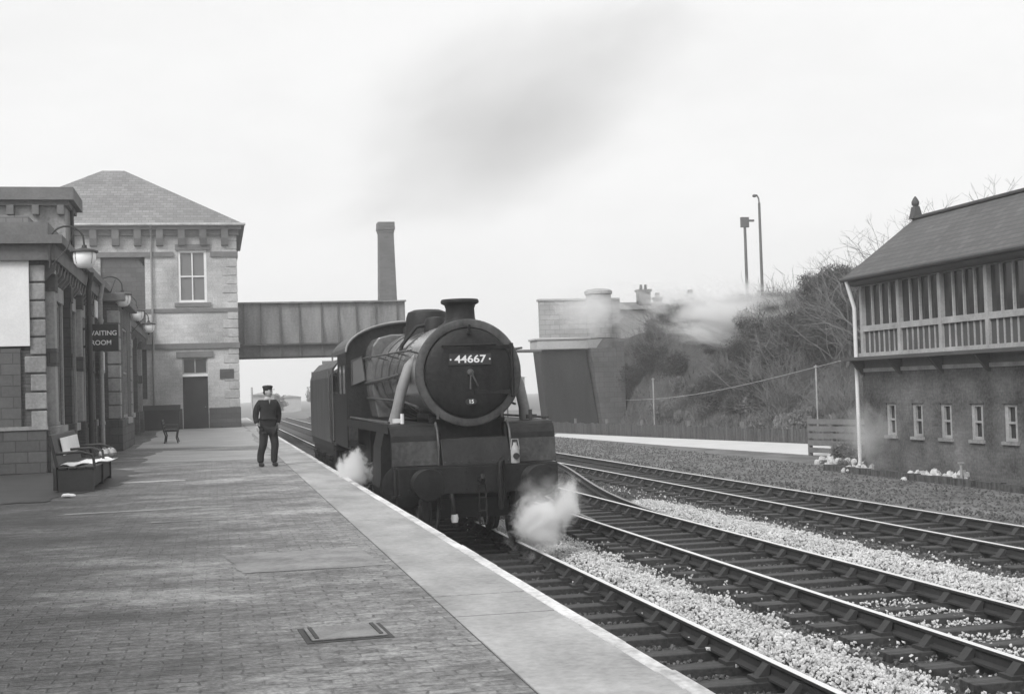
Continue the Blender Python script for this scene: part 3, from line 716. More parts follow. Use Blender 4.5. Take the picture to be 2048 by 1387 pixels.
    m = MB(); m.box(-.95,6.3,1.0,.95,8.6,1.9); m.box(-1.25,7.2,1.3,1.25,10.3,1.38); P(m, 'ashpan')
    # tender
    tz = thing('tender', 'tall black tender full of coal coupled behind the locomotive cab', 'tender', (T1+.01, 20.1, 0))
    m = MB(); cs = [(-1.31,1.32),(-1.31,2.85),(-1.24,3.08),(-1.05,3.28),(-1.02,3.28),(-1.2,3.05),(-1.27,2.83),(-1.27,1.36),(1.27,1.36),(1.27,2.83),(1.2,3.05),(1.02,3.28),(1.05,3.28),(1.24,3.08),(1.31,2.85),(1.31,1.32)]
    m.prism(cs, 'y', 11.15, 17.8); m.box(-1.27,11.15,1.34,1.27,11.2,2.5); m.box(-1.27,17.75,1.34,1.27,17.8,3.1)
    P(m, 'tank', 'loco_lit', tz)
    m = MB(); q = random.Random(5)
    for _ in range(160):
        y = q.uniform(11.4,16); x = q.uniform(-1,1); m.blob((x,y,2.7+.55*(1-x*x)*q.uniform(.7,1.1)), q.uniform(.1,.22), q.random(), .3, 6, 4)
    m.box(-1.2,11.3,1.4,1.2,17.7,2.9); P(m, 'coal_load', 'coal', tz)
    for sx in (-1,1):
        m = MB(); m.box(sx*1.18,11.0,.65,sx*1.22,17.9,1.3); fr=P(m, 'tender_frame', 'loco', tz)
        m = MB(); m.tube([(sx*1.34,11.2,1.4),(sx*1.34,11.2,3.0)],.018,8); P(m,'tender_handrail','steel',tz)
        for y in (12.3,14.4,16.5):
            m = MB(); m.lathe([(.65,-.06),(.65,.02),(.68,.05),(.68,.07),(.1,.07)], (sx*.753,y,.65), 'x', 36); P(m, 'tender_wheel', 'wheel', tz, smooth=True)
            m = MB(); m.box(sx*1.22,y-.16,.45,sx*1.30,y+.16,.85); m.bar((sx*1.27,y-.5,.95),(sx*1.27,y+.5,.95),.08,.08); P(m, 'axle_box', 'loco', tz)
    m = MB(); m.box(-1.28,10.25,1.28,1.28,11.1,1.34); m.box(-1.28,10.9,1.15,1.28,17.9,1.32); P(m, 'tender_footplate', 'loco', tz)
loco()

# ------------------------------------------------------------------ windows
def sash(parent, x0, x1, z0, z1, y, cols, rows, fw=.09, frame='white', glass='glass', mid=None, sill=None, name='window'):
    """a window in a wall facing -Y"""
    m = MB(); m.box(x0,y-.03,z0,x0+fw,y+.09,z1); m.box(x1-fw,y-.03,z0,x1,y+.09,z1); m.box(x0+fw,y-.03,z0,x1-fw,y+.09,z0+fw); m.box(x0+fw,y-.03,z1-fw,x1-fw,y+.09,z1)
    for k in range(1, cols):
        x = x0+(x1-x0)*k/cols; m.box(x-.03,y-.015,z0+fw,x+.03,y+.06,z1-fw)
    for k in range(1, rows):
        z = z0+(z1-z0)*k/rows
        for c in range(cols):
            a = x0+(x1-x0)*c/cols+(.03 if c else fw); b = x0+(x1-x0)*(c+1)/cols-(.03 if c < cols-1 else fw)
            m.box(a,y-.012,z-.035,b,y+.06,z+.035)
    o = m.build(name, frame, parent)
    g = MB(); g.box(x0+fw*.5,y+.065,z0+fw*.5,x1-fw*.5,y+.075,z1-fw*.5); g.build('pane', glass, o)
    if sill:
        s = MB(); s.box(x0-.2,y-.16,z0-.22,x1+.2,y+.08,z0-.002); s.build('sill', sill, o)
    return o
def wall_holes(mb, u0, u1, z0, z1, holes, put):
    """wall rectangle with rectangular holes cut out: put(u0,z0,u1,z1) adds one solid piece"""
    us = sorted({u0, u1} | {h[0] for h in holes} | {h[1] for h in holes})
    for a, b in zip(us, us[1:]):
        hs = sorted((h[2], h[3]) for h in holes if h[0] <= a+1e-6 and h[1] >= b-1e-6)
        z = z0
        for h0, h1 in hs:
            if h0 > z: put(a, z, b, h0)
            z = h1
        if z < z1: put(a, z, b, z1)

# ------------------------------------------------------------------ two storey station building at the platform end
def station_house():
    X0, X1, Y0, Y1 = -11.8, 1.25, 71.0, 83.0
    t = thing('station_building', 'tall two storey stone station building with hipped roof at the platform end', 'building', (0, 0, PZ))
    E = 10.35   # eaves height above platform
    win = (-1.74,-.28,6.56,9.30); door = (-1.62,-.34,0,3.7); arch = (-5.6,-3.4,1.6,9.1)
    m = MB(); wall_holes(m, -3.1, X1, 0, E, [win, door], lambda a,z,b,w: m.box(a,Y0,z,b,Y0+.45,w))
    m.box(X1-.45,Y0+.45,0,X1,Y1,E)
    m.build('wall', 'bwall', t)
    m = MB(); wall_holes(m, X0, -3.1, 0, E, [arch], lambda a,z,b,w: m.box(a,Y0,z,b,Y0+.45,w)); m.box(X0,Y0+.45,0,X0+.45,Y1,E); m.box(X0,Y1-.45,0,X1,Y1,E)
    m.build('wall', 'bwall', t)
    m = MB(); m.prism([(-5.6,1.6),(-3.4,1.6),(-3.4,8.4),(-3.75,8.95),(-4.5,9.1),(-5.6,9.1)], 'y', Y0+.10, Y0+.4); tag(m.build('blind_recess', 'bdark', t), 'soot blackened blind recess in the wall')
    m = MB(); m.box(X0-.05,Y0-.07,0,-1.66,Y0+.05,1.05); m.box(-.30,Y0-.07,0,X1+.07,Y0+.05,1.05); m.box(X1-.3,Y0+.05,0,X1+.07,Y1,1.05); m.build('plinth', 'bplinth', t, bevel=.03)
    # string courses, quoins, cornice with modillions
    m = MB()
    for z, h, d in ((4.15,.28,.10),(6.05,.2,.06),(8.95,.26,.09)):
        if z > 8: m.box(X0,Y0-d,z,-1.95,Y0+.02,z+h); m.box(-.08,Y0-d,z,X1+d,Y0+.02,z+h)
        else: m.box(X0,Y0-d,z,X1+d,Y0+.02,z+h)
        m.box(X1-.02,Y0+.02,z,X1+d,Y1,z+h)
    m.build('string_course', 'bcornice', t)
    m = MB(); z = 1.06; k = 0
    while z < E-.4:
        if not any(abs(z-s)<.5 and False for s in (4.15,)): m.box(X1-(.75 if k%2 else .5),Y0-.035,z,X1+.035,Y0+.04,z+.42)
        z += .46; k += 1
    m.build('quoins', 'bquoin', t, bevel=.02)
    m = MB(); m.box(X0-.15,Y0-.2,E-.28,X1+.15,Y0+.1,E); m.box(X0-.3,Y0-.42,E,X1+.3,Y0+.1,E+.24); m.box(X1-.1,Y0+.1,E,X1+.3,Y1,E+.24)
    x = X0+.2
    while x < X1: m.prism([(Y0-.40,E-.003),(Y0-.05,E-.003),(Y0-.05,E-.85),(Y0-.2,E-.8),(Y0-.34,E-.45)], 'x', x, x+.36); x += 1.1
    m.build('cornice', 'bcornice', t)
    m = MB(); cx = (X0+X1)/2; yc = (Y0+Y1)/2; e = .48; z0 = E+.24; z1 = E+4.1
    a = [(X0-e,Y0-e,z0),(X1+e,Y0-e,z0),(X1+e,Y1+e,z0),(X0-e,Y1+e,z0),(cx-.6,yc,z1),(cx+.6,yc,z1)]
    m.add(a, [(0,1,5,4),(1,2,5),(2,3,4,5),(3,0,4),(3,2,1,0)]); m.build('roof', 'roof', t)
    m = MB(); m.tube([(X0-e,Y0-e-.05,z0),(X1+e+.03,Y0-e-.05,z0)], .075, 8); m.build('gutter', 'bquoin', t, smooth=True)
    m = MB(); m.tube([(-3.05,Y0-.52,z0),(-3.05,Y0-.12,z0-.55),(-3.05,Y0-.12,.1)], .055, 8); m.build('drainpipe', 'wr_pale', t, smooth=True)
    sash(t, win[0], win[1], win[2], win[3], Y0+.08, 2, 2, .13, 'white', 'glass_pale', sill='bcornice')
    m = MB(); m.box(win[0]-.12,Y0-.10,win[3]+.004,win[1]+.2,Y0+.02,win[3]+.30); m.build('lintel', 'bcornice', t)
    # doorway: dark open door below a fanlight
    m = MB(); m.box(door[0],Y0+.2,0,door[1],Y0+.26,2.72); dd = m.build('door', 'wr_dark', t)
    for i in range(2):
        for j in range(2):
            q = MB(); q.box(door[0]+.1+i*.6,Y0+.18,.25+j*1.2,door[0]+.58+i*.6,Y0+.199,1.25+j*1.2); q.build('door_panel', 'wr_dark', dd)
    q = MB(); q.lathe([(.03,0),(.04,-.04),(.02,-.07)], (door[1]-.15,Y0+.2,1.1), 'y', 10); q.build('handle', 'steel', dd)
    sash(t, door[0], door[1], 2.82, 3.7, Y0+.12, 2, 1, .08, 'sbwhite', 'glass', name='fanlight')
    m = MB(); m.box(door[0],Y0+.03,2.70,door[1],Y0+.26,2.83); m.build('transom', 'white', t)
    m = MB(); m.box(door[0]-.3,Y0-.09,3.705,door[1]+.3,Y0+.02,4.0); m.build('door_lintel', 'bcornice', t)
    m = MB(); m.box(.28,Y0-.06,2.55,1.0,Y0-.002,3.05); m.build('notice_board', 'bplinth', t)
    for x, s in ((-6.1,1),):
        m = MB(); m.box(x-.5,yc-.4,z1-1.2,x+.5,yc+.4,z1-.35); m.build('chimney_stub', 'bcornice', t)
station_house()

# ------------------------------------------------------------------ waiting room range along the platform
WX = -3.62
def wall_window(par, y0, y1, z0, z1, X=None, cols=2, rows=2, frame='wr_pale', glass='glass'):
    X = WX if X is None else X
    m = MB(); fw = .08
    m.box(X-.12,y0,z0,X-.02,y0+fw,z1); m.box(X-.12,y1-fw,z0,X-.02,y1,z1); m.box(X-.12,y0+fw,z0,X-.02,y1-fw,z0+fw); m.box(X-.12,y0+fw,z1-fw,X-.02,y1-fw,z1)
    for k in range(1, cols): y = y0+(y1-y0)*k/cols; m.box(X-.11,y-.03,z0+fw,X-.04,y+.03,z1-fw)
    for k in range(1, rows):
        z = z0+(z1-z0)*k/rows
        for c in range(cols):
            a = y0+(y1-y0)*c/cols+(.03 if c else fw); b = y0+(y1-y0)*(c+1)/cols-(.03 if c < cols-1 else fw)
            m.box(X-.11,a,z-.03,X-.045,b,z+.03)
    o = m.build('window', frame, par)
    g = MB(); g.box(X-.135,y0+.02,z0+.02,X-.125,y1-.02,z1-.02); g.build('pane', glass, o)
    s = MB(); s.box(X-.1,y0-.12,z0-.2,X+.14,y1+.12,z0-.003); s.build('sill', 'wr_pale', o)
def waiting_range():
    t = thing('waiting_room_building', 'long dark brick waiting room range with pale pilasters along the platform', 'building', (0, 0, PZ))
    H = 5.05; Y0, Y1 = 30.6, 70.9
    wins = [(32.2,33.6),(35.3,36.7),(41.3,42.2),(50.2,51.8),(54.6,56.2),(60.0,61.6)]; doors = [(37.6,39.1),(57.6,59.0)]
    holes = [(a,b,1.0,3.9) for a,b in wins] + [(a,b,0,3.9) for a,b in doors]
    m = MB(); wall_holes(m, Y0+.4, Y1, 0, H, holes, lambda a,z,b,w: m.box(WX-.4,a,z,WX,b,w))
    m.box(-14,Y0,0,WX,Y0+.4,H)
    m.build('wall', 'wr_wall', t)
    for a, b in wins: wall_window(t, a, b, 1.0, 3.9)
    for a, b in doors:
        m = MB(); m.box(WX-.3,a,0,WX-.24,b,2.6); d = m.build('door', 'wr_dark', t)
        q = MB(); q.lathe([(.03,0),(.035,.05),(.02,.07)], (WX-.24,b-.15,1.1), 'x', 10); q.build('handle', 'steel', d)
        m = MB(); m.box(WX-.3,a,2.66,WX-.26,b,3.9); f = m.build('fanlight', 'glass_pale', t)
        q = MB(); q.box(WX-.32,a,2.6,WX-.1,b,2.66); q.box(WX-.25,(a+b)/2-.03,2.66,WX-.2,(a+b)/2+.03,3.9); q.build('transom', 'white', f)
    # stone bands round the openings
    for a, b in wins+doors:
        m = MB(); m.box(WX-.02,a-.22,.9 if (a,b) in wins else 0,WX+.05,a-.003,3.9); m.box(WX-.02,b+.003,.9 if (a,b) in wins else 0,WX+.05,b+.22,3.9); m.box(WX-.02,a-.3,3.903,WX+.07,b+.3,4.25); m.build('window_surround', 'wr_pale', t)
    # corner and intermediate pilasters: alternating pale and dark blocks
    ys = [31.05, 34.4, 37.05, 40.2, 48.9, 53.2, 57.0, 62.6, 66.4]
    for k, y in enumerate(ys):
        w = .45 if k else .5
        m = MB(); m.box(WX-.02,y-w/2,.0,WX+.26,y+w/2,1.02); m.build('pilaster_base', 'wr_pale' if k == 0 else 'wr_wall', t, bevel=.02)
        m = MB(); m.box(WX-.02,y-w/2+.03,1.02,WX+.2,y+w/2-.03,4.5); m.build('pilaster', 'wr_pale' if k % 2 == 0 else 'bplinth', t, bevel=.02)
        for z in (2.35, 4.0): m = MB(); m.box(WX-.02,y-w/2,z,WX+.225,y+w/2,z+.38); m.build('pilaster_band', 'bplinth', t)
    m = MB(); m.box(WX-.02,Y0,.0,WX+.06,37.55,.92); m.box(WX-.02,39.15,0,WX+.06,42.4,.92); m.build('plinth', 'bplinth', t)
    # bracketed cornice and parapet
    m = MB(); m.box(-14.0,Y0-.22,H-.4,WX+.30,Y1,H-.05); m.box(-14.0,Y0-.36,H-.05,WX+.44,Y1,H+.14); m.box(-14.0,Y0-.1,H+.14,WX+.12,Y1,H+.45)
    y = Y0+.1
    while y < Y1: m.prism([(WX,H-.4),(WX+.26,H-.4),(WX+.22,H-.6),(WX,H-.85)], 'y', y, y+.18); y += .62
    m.build('cornice', 'bcornice', t)
    # end wall facing the camera: quoins and the white board on it
    m = MB(); z = 1.0; k = 0
    while z < H-.5: m.box(WX-(.42 if k%2 else .3),Y0-.04,z,WX+.03,Y0+.02,z+.36); z += .4; k += 1
    m.build('quoins', 'wr_pale', t, bevel=.02)
    m = MB(); m.box(-14,Y0-.1,0,WX+.02,Y0+.02,.95); m.build('plinth', 'bplinth', t, bevel=.02)
    m = MB(); m.box(-14,Y0-.07,1.03,WX-.5,Y0+.02,2.74); m.build('lower_panel', 'bdark', t)
    m = MB(); m.box(-14,Y0-.13,.95,WX+.05,Y0+.02,1.03); m.build('ledge', 'wr_pale', t)
    # projecting bay
    m = MB(); wall_holes(m, 42.5, 48.4, 0, 4.6, [(44.3,46.6,1.0,3.9)], lambda a,z,b,w: m.box(-3.1,a,z,-2.86,b,w)); m.box(WX+.001,42.5,0,-3.1,42.75,4.6); m.box(WX+.001,48.15,0,-3.1,48.4,4.6)
    b = m.build('bay', 'wr_wall', t)
    wall_window(t, 44.3, 46.6, 1.0, 3.9, -2.86, 3, 2)
    for y in (42.5, 48.1):
        m = MB(); z = 1.0; k = 0
        while z < 4.3: m.box(-3.2,y-.02-(0 if k%2 else .02),z,-2.83,y+(.5 if k%2 else .34),z+.38); z += .42; k += 1
        m.build('bay_quoins', 'wr_pale', t, bevel=.02)
    m = MB(); m.box(WX,42.42,0,-2.78,48.48,.95); m.build('bay_plinth', 'bplinth', t, bevel=.02)
    m = MB(); m.box(WX,42.3,4.6,-2.62,48.6,4.85); m.build('bay_cornice', 'bcornice', t, bevel=.03)
    # taller block set behind
    m = MB(); m.box(-14,36.3,H+.4,WX-.1,38.2,H+1.75); m.build('upper_block', 'wr_pale', t)
    m = MB(); m.box(-14,36.0,H+1.75,WX+.14,38.5,H+2.08); m.box(-14,36.15,H+1.62,WX-.0,38.35,H+1.75)
    x = -7.0
    while x < WX-.2: m.box(x,36.05,H+1.38,x+.17,36.32,H+1.622); x += .62
    m.build('upper_cornice', 'bcornice', t)
    m = MB(); m.tube([(WX-.02,37.2,H+1.7),(WX-.02,37.2,H+.4)], .05, 8); m.build('upper_downpipe', 'iron', t)
    # downpipes
    for y, mt in ((37.1,'wr_dark'),(40.7,'wr_pale'),(49.6,'iron')):
        m = MB(); m.tube([(WX+.46,y,H-.05),(WX+.38,y,H-.5),(WX+.38,y,.2),(WX+.46,y,.06)], .07, 10)
        for z in (.9,2.4,3.9): m.lathe([(.09,-.05),(.09,.05)], (WX+.38,y,z), 'z', 10)
        m.build('downpipe', mt, t, smooth=True)
    m = MB(); m.box(WX-10,30.6,H+.44,WX-.3,70.8,H+.6); m.build('flat_roof', 'roof', t)
waiting_range()
def unseen_range():
    t = thing('shade_wing', 'unseen brick wing added left of the camera to shade the platform', 'building', (0, 0, PZ))  # out-of-view wing added to throw soft shade over the near paving
    m = MB(); wall_holes(m, -8, 19.0, 0, 4.7, [(y, y+1.5, 1.0, 3.6) for y in (-6,-2,2,6,10,14)], lambda a,z,b,w: m.box(-3.9,a,z,-3.55,b,w)); m.box(-14,18.6,0,-3.901,19.0,4.7); m.build('wall', 'wr_wall', t)
    for y in (-6,-2,2,6,10,14): wall_window(t, y, y+1.5, 1.0, 3.6, -3.55)
    m = MB(); m.box(-14,-8,4.7,-3.35,19.2,4.9); m.box(-14,-8,4.9,-3.6,19.0,5.2); m.build('cornice', 'bcornice', t)
unseen_range()
o = MB()
o.box(-9, -.04, 0, -.30, 0, 2.25)
nb = o.build('notice_board', 'white', loc=(WX+.01, 30.53, PZ+2.78), bevel=.01)
tag(nb, 'large blank white board on the end wall of the waiting room building', 'notice board')

def gas_lamp(k, y, label):
    t = thing('gas_lamp', label, 'lamp', (-2.72, y, PZ+4.80), 'gas lamps along the waiting room wall')
    m = MB(); pts = [(-.72,0,.0)]
    for i in range(9): a = R(180-20*i); pts.append((-.36+.36*math.cos(a), 0, .25+.33*math.sin(a)))
    pts.append((0,0,.14)); m.tube(pts, .022, 8); m.tube([(-.72,0,-.35),(-.72,0,.3)], .03, 8); m.tube([(-.7,0,-.3),(-.35,0,.1),(-.2,0,.5)], .014, 6)
    m.build('bracket', 'iron', t, smooth=True)
    m = MB(); m.lathe([(.05,.16),(.06,.10),(.17,.07),(.29,.035),(.30,.0),(.28,-.005)], (0,0,0), 'z', 24); m.build('lamp_hood', 'iron', t, smooth=True)
    m = MB(); m.lathe([(.235,-.007),(.245,-.1),(.22,-.24),(.15,-.33),(.04,-.36)], (0,0,0), 'z', 24); g = m.build('lamp_glass', 'lampglass', t, smooth=True)
    m = MB()
    for i in range(4):
        a = R(90*i+45); m.tube([(.245*math.cos(a),.245*math.sin(a),-.01),(.255*math.cos(a),.255*math.sin(a),-.1),(.228*math.cos(a),.228*math.sin(a),-.24),(.03*math.cos(a),.03*math.sin(a),-.37)], .005, 5)
    m.lathe([(.04,-.36),(.05,-.40),(.02,-.44)], (0,0,0), 'z', 10); m.build('glazing_bars', 'iron', t)
for k, (y, lb) in enumerate(((30.3,'nearest and largest of the round white gas lamps on the waiting room wall'),(42.6,'second gas lamp along the wall, above the waiting room sign'),(50.4,'third gas lamp along the waiting room wall, beyond the projecting bay'),(59.2,'farthest and smallest gas lamp along the waiting room wall'))):
    gas_lamp(k, y, lb)

def waiting_sign():
    t = thing('waiting_room_sign', 'dark projecting sign with white letters reading WAITING ROOM', 'sign', (-3.06, 38.95, PZ+2.95))
    m = MB(); m.box(-.44,-.025,0,.44,.025,.76); b = m.build('sign_board', 'signblack', t, bevel=.006)
    m = MB(); m.box(-.57,-.02,.1,-.443,.02,.16); m.box(-.57,-.02,.6,-.443,.02,.66); m.box(-.59,-.015,.05,-.56,.015,.71); m.build('bracket', 'iron', t)
    n = text_mb('WAITING', .185, .004); shift(n, (0,-.03,.50)); n.build('lettering', 'plate_white', b)
    n = text_mb('ROOM', .185, .004); shift(n, (-.03,-.03,.23)); n.build('lettering', 'plate_white', b)
waiting_sign()
m = MB(); m.box(-.02,0,0,.02,1.7,.62); tag(m.build('poster', 'paper', loc=(-3.3, 41.6, PZ+2.42)), 'small white poster board under the waiting room sign', 'poster')
m = MB(); m.box(-.02,0,0,.02,1.5,.5); tag(m.build('poster', 'paper', loc=(-3.36, 43.0-2.6, PZ+4.0)), 'small white panel high on the wall above the waiting room sign', 'poster')

def long_seat():
    t = thing('long_bench', 'long dark solid backed bench with a white panel for the lit plank of its back by the waiting room', 'bench', (-2.3, 25.6, PZ))
    m = MB(); m.prism([(-.36,.42),(-.30,.42),(-.42,.98),(-.47,.98)],'y',-2.0,1.9); m.box(-.40,-2.0,.04,-.34,1.9,.42); m.build('backrest','wr_dark',t,bevel=.01)
    m = MB()
    for i in range(4): m.box(-.31+i*.155,-2.0,.395,-.17+i*.155,1.9,.43)
    m.build('seat','wr_dark',t,bevel=.006)
    m = MB(); m.box(.20,-1.95,.06,.23,1.85,.394); m.build('front_board','wr_dark',t)
    for y in (-1.98,-.05,1.84):
        m = MB(); m.box(-.33,y,0,.26,y+.06,.394); m.build('leg','iron',t)
        m = MB(); m.tube([(-.38,y+.03,.66),(.05,y+.03,.68),(.25,y+.03,.62),(.27,y+.03,.43)],.025,8); m.build('armrest','iron',t,smooth=True)
    m = MB(); m.prism([(-.345,.60),(-.33,.60),(-.385,.90),(-.40,.90)],'y',-1.15,1.7); m.v=[(x+.028,y,z) for x,y,z in m.v]; m.build('lit_back_panel','paper',t)  # white panel painting the lit plank of the backrest
long_seat()
def sheet(name, loc, sx, sy, rot, label, cat='seat_sheen', mat='paper'):
    m = MB(); n = 6
    top = [(sx*(i/n-.5), sy*(j/n-.5), .02*math.sin(i*1.3+j*.9)+.02) for j in range(n+1) for i in range(n+1)]
    bot = [(x, y, z-.012) for x, y, z in top]; N = len(top)
    fs = [(j*(n+1)+i, j*(n+1)+i+1, (j+1)*(n+1)+i+1, (j+1)*(n+1)+i) for j in range(n) for i in range(n)]
    m.add(top+bot, fs+[tuple(N+k for k in reversed(f)) for f in fs]+[(i+1,i,N+i,N+i+1) for i in range(n)]+[((n+1)*n+i,(n+1)*n+i+1,N+(n+1)*n+i+1,N+(n+1)*n+i) for i in range(n)])
    o = m.build(name, mat, loc=loc); o.rotation_euler = rot; return tag(o, label, cat)
sheet('seat_sheen', (-2.36, 24.75, PZ+.435), .34, 1.75, (0, 0, R(-6)), 'white sheet painting the sheen on the seat against the back')  # white sheets paint the sky's gloss on the dark seat planks
sheet('seat_sheen', (-2.09, 25.45, PZ+.437), .30, 1.7, (0, R(4), R(-8)), 'white sheet painting the sheen along the front edge of the seat')
for x, y, lb in ((-2.10,26.75,'left one of two round white parcels on the far end of the long seat'),(-2.02,27.2,'right one of two round white parcels on the far end of the long seat')):
    m = MB(); m.blob((0,0,0),(.11,.12,.095),int(y*9),.12,12,8); o=m.build('parcel','sbwhite',loc=(x,y,PZ+.43+.09),smooth=True); tag(o,lb,'parcel')
    s=MB(); s.tube([(0,-.125,-.05),(0,-.05,.1),(0,.05,.1),(0,.125,-.05)],.008,6); s.build('string','wood',o)
m = MB(); m.blob((0,0,.03),(.12,.07,.03),4,.2,10,5); tag(m.build('litter', 'paper', loc=(-2.32,22.3,PZ+.01), smooth=True), 'scrap of pale paper lying on the dark platform in front of the long seat', 'litter')

def bunker():
    t = thing('coal_bunker', 'low dark timber bunker against the station building wall left of the door', 'bunker', (-2.75, 70.55, PZ))
    m = MB(); m.box(-.85,-.4,0,.95,.35,.95); m.build('body', 'wr_dark', t)
    m = MB(); m.prism([(-.46,.95),(.35,1.2),(.35,1.26),(-.46,1.01)],'x',-.9,1.0); m.build('lid', 'wr_dark', t)
    m = MB(); m.tube([(-.1,-.47,.8),(-.1,-.52,.8),(.1,-.52,.8),(.1,-.47,.8)],.02,6); m.build('handle','iron',t)
bunker()
def bench():
    t = thing('platform_bench', 'small dark iron framed bench standing near the station building', 'bench', (-1.55, 48.6, PZ), rz=R(0))
    for y in (-.75, .75):
        m = MB(); m.tube([(-.2,y,.0),(-.16,y,.25),(-.22,y,.44),(-.3,y,.8)], .025, 8); m.tube([(.26,y,0),(.2,y,.2),(.24,y,.44),(.24,y,.62),(-.24,y,.64)], .022, 8); m.tube([(-.2,y,.43),(.24,y,.43)], .022, 8); m.build('leg_frame', 'iron', t, smooth=True)
    m = MB()
    for i in range(5): m.box(-.2+i*.09,-.85,.455,-.13+i*.09,.85,.485)
    m.build('seat', 'sbdark', t)
    m = MB()
    for i in range(3): m.box(-.25-i*.02,-.85,.56+i*.1,-.225-i*.02,.85,.63+i*.1)
    m.build('backrest', 'sbdark', t)
bench()
def cover():
    t = thing('access_cover', 'pale square metal access cover with dark rim set in the platform paving', 'access cover', (.77, 8.5, PZ), rz=R(3))
    m = MB(); m.box(-.27,-.27,-.05,.27,.27,.004); m.build('rim', 'iron_rim', t)
    m = MB(); m.box(-.235,-.22,.005,.235,.22,.016); o = m.build('lid', 'iron_cover', t, bevel=.004)
    for x in (-.2,.2):
        m = MB(); m.box(x-.012,-.2,.0165,x+.012,.2,.022); m.build('lifting_slot', 'iron_rim', o)
cover()
MARK_PEOPLE = True
# ------------------------------------------------------------------ person
def skin_obj(name, verts, edges, radii, mat, parent, sub=2, root=0):
    me = bpy.data.meshes.new(name); me.from_pydata(verts, edges, []); me.materials.append(MAT[mat])
    o = bpy.data.objects.new(name, me); COL.objects.link(o); o.parent = parent
    s = o.modifiers.new('skin', 'SKIN'); s.use_smooth_shade = True
    if not me.skin_vertices:
        bpy.context.view_layer.update()
    sv = me.skin_vertices[0].data if me.skin_vertices else None
    if sv is None:
        me.attributes  # no layer
    for i, r in enumerate(radii):
        rr = r if isinstance(r, tuple) else (r, r)
        sv[i].radius = rr; sv[i].use_root = (i == root)
    b = o.modifiers.new('sub', 'SUBSURF'); b.levels = sub; b.render_levels = sub
    return o
def chain(V, E, Rr, base, pts):
    p = base
    for c, r in pts:
        V.append(c); Rr.append(r); E.append((p, len(V)-1)) if p is not None else None; p = len(V)-1
    return p
def man():
    t = thing('person', 'man in dark jacket, trousers and cap standing on the platform looking towards the locomotive', 'person', (1.12, 29.5, PZ), rz=R(17))
    # body faces -Y (the camera), head turned to his left (+X); weight on one leg
    V = [(0,0,.90)]; E = []; Q = [(.15,.11)]
    chest = chain(V,E,Q,0,[((0,.0,1.05),(.145,.10)),((0,.01,1.22),(.165,.115)),((0,.01,1.37),(.16,.10))])
    chain(V,E,Q,chest,[((0,.005,1.46),.065),((.01,-.01,1.53),.058)])
    hips = []
    for sx, kx, fx, ky, fy in ((-1,-.125,-.165,-.03,.03),(1,.125,.105,-.06,-.06)):
        chain(V,E,Q,0,[((sx*.095,0,.84),.095),((kx,ky,.48),.062),((fx-.0,fy+.02,.27),.056),((fx,fy+.04,.09),.042)])
    for sx in (-1,1):
        e = chain(V,E,Q,chest,[((sx*.17,.01,1.39),.062),((sx*.225,.03,1.30),.055),((sx*.25 if sx<0 else .275,.05 if sx<0 else .11,1.09),.045),((sx*.25 if sx<0 else .20,-.01 if sx<0 else -.05,.89),.034)])
    body = skin_obj('body', V, E, Q, 'skin', t)
    # head
    hm = MB(); hc = Vector((.015,-.015,1.625)); nu, nv = 20, 14
    vs = []
    for i in range(nv+1):
        th = math.pi*i/nv
        for k in range(nu):
            ph = 2*math.pi*k/nu; x = .076*math.sin(th)*math.cos(ph); y = .098*math.sin(th)*math.sin(ph); z = .118*math.cos(th)
            if z < -.03: x *= 1+ (z+.03)*2.6; y = y*(1+(z+.03)*1.8) - .012*min(1,(-.03-z)/.08)
            vs.append((x,y,z))
    fs = [(i*nu+k, (i+1)*nu+k, (i+1)*nu+(k+1)%nu, i*nu+(k+1)%nu) for i in range(nv) for k in range(nu)]
    hm.add(vs, fs)
    hm.add([(-.014,-.092,.02),(.014,-.092,.02),(.019,-.096,-.03),(-.019,-.096,-.03),(0,-.122,-.026),(0,-.098,.025)], [(0,5,4,3),(5,1,2,4),(3,4,2)])
    for sx in (-1,1): hm.blob((sx*.076,.01,-.005),(.012,.022,.034),3,.05,8,6)
    # head yawed to his left (viewer's right)
    def turn(mb, a=R(38)):
        ca, sa = math.cos(a), math.sin(a); mb.v = [(hc.x+x*ca-y*sa, hc.y+x*sa+y*ca, hc.z+z) for x,y,z in mb.v]; return mb
    h = turn(hm).build('head', 'skin', body, smooth=True)
    m = MB()
    for sx in (-1,1): m.blob((sx*.032,-.086,.005),(.012,.006,.007),1,0,8,5)
    m.box(-.024,-.094,-.062,.024,-.086,-.056); turn(m).build('face_features', 'eye', body)
    m = MB(); m.lathe([(.081,.025),(.083,.055),(.072,.10),(.04,.125),(.01,.13)],(0,.016,0),'z',20); m.v=[(x,y*1.2,z) for x,y,z in m.v]
    m.blob((0,.05,-.01),(.079,.07,.06),2,.03,14,8); turn(m).build('hair', 'cap', t, smooth=True)
    m = MB(); m.lathe([(.085,.048),(.092,.08),(.104,.105),(.100,.128),(.06,.145),(.01,.148)],(0,.012,0),'z',24); m.v=[(x,y*1.16,z) for x,y,z in m.v]
    m.prism([(-.075,-.085),(-.06,-.125),(-.025,-.15),(.025,-.15),(.06,-.125),(.075,-.085),(.05,-.06),(-.05,-.06)],'z',.045,.054); turn(m).build('cap', 'cap', t, smooth=True)
    # clothing
    V = [(0,0,.88)]; E = []; Q = [(.182,.135)]
    ch = chain(V,E,Q,0,[((0,0,1.02),(.18,.13)),((0,.005,1.20),(.19,.135)),((0,.01,1.36),(.18,.12))])
    chain(V,E,Q,ch,[((0,.01,1.45),(.09,.08))])
    chain(V,E,Q,0,[((0,0,.80),(.184,.14)),((0,0,.73),(.188,.142))])
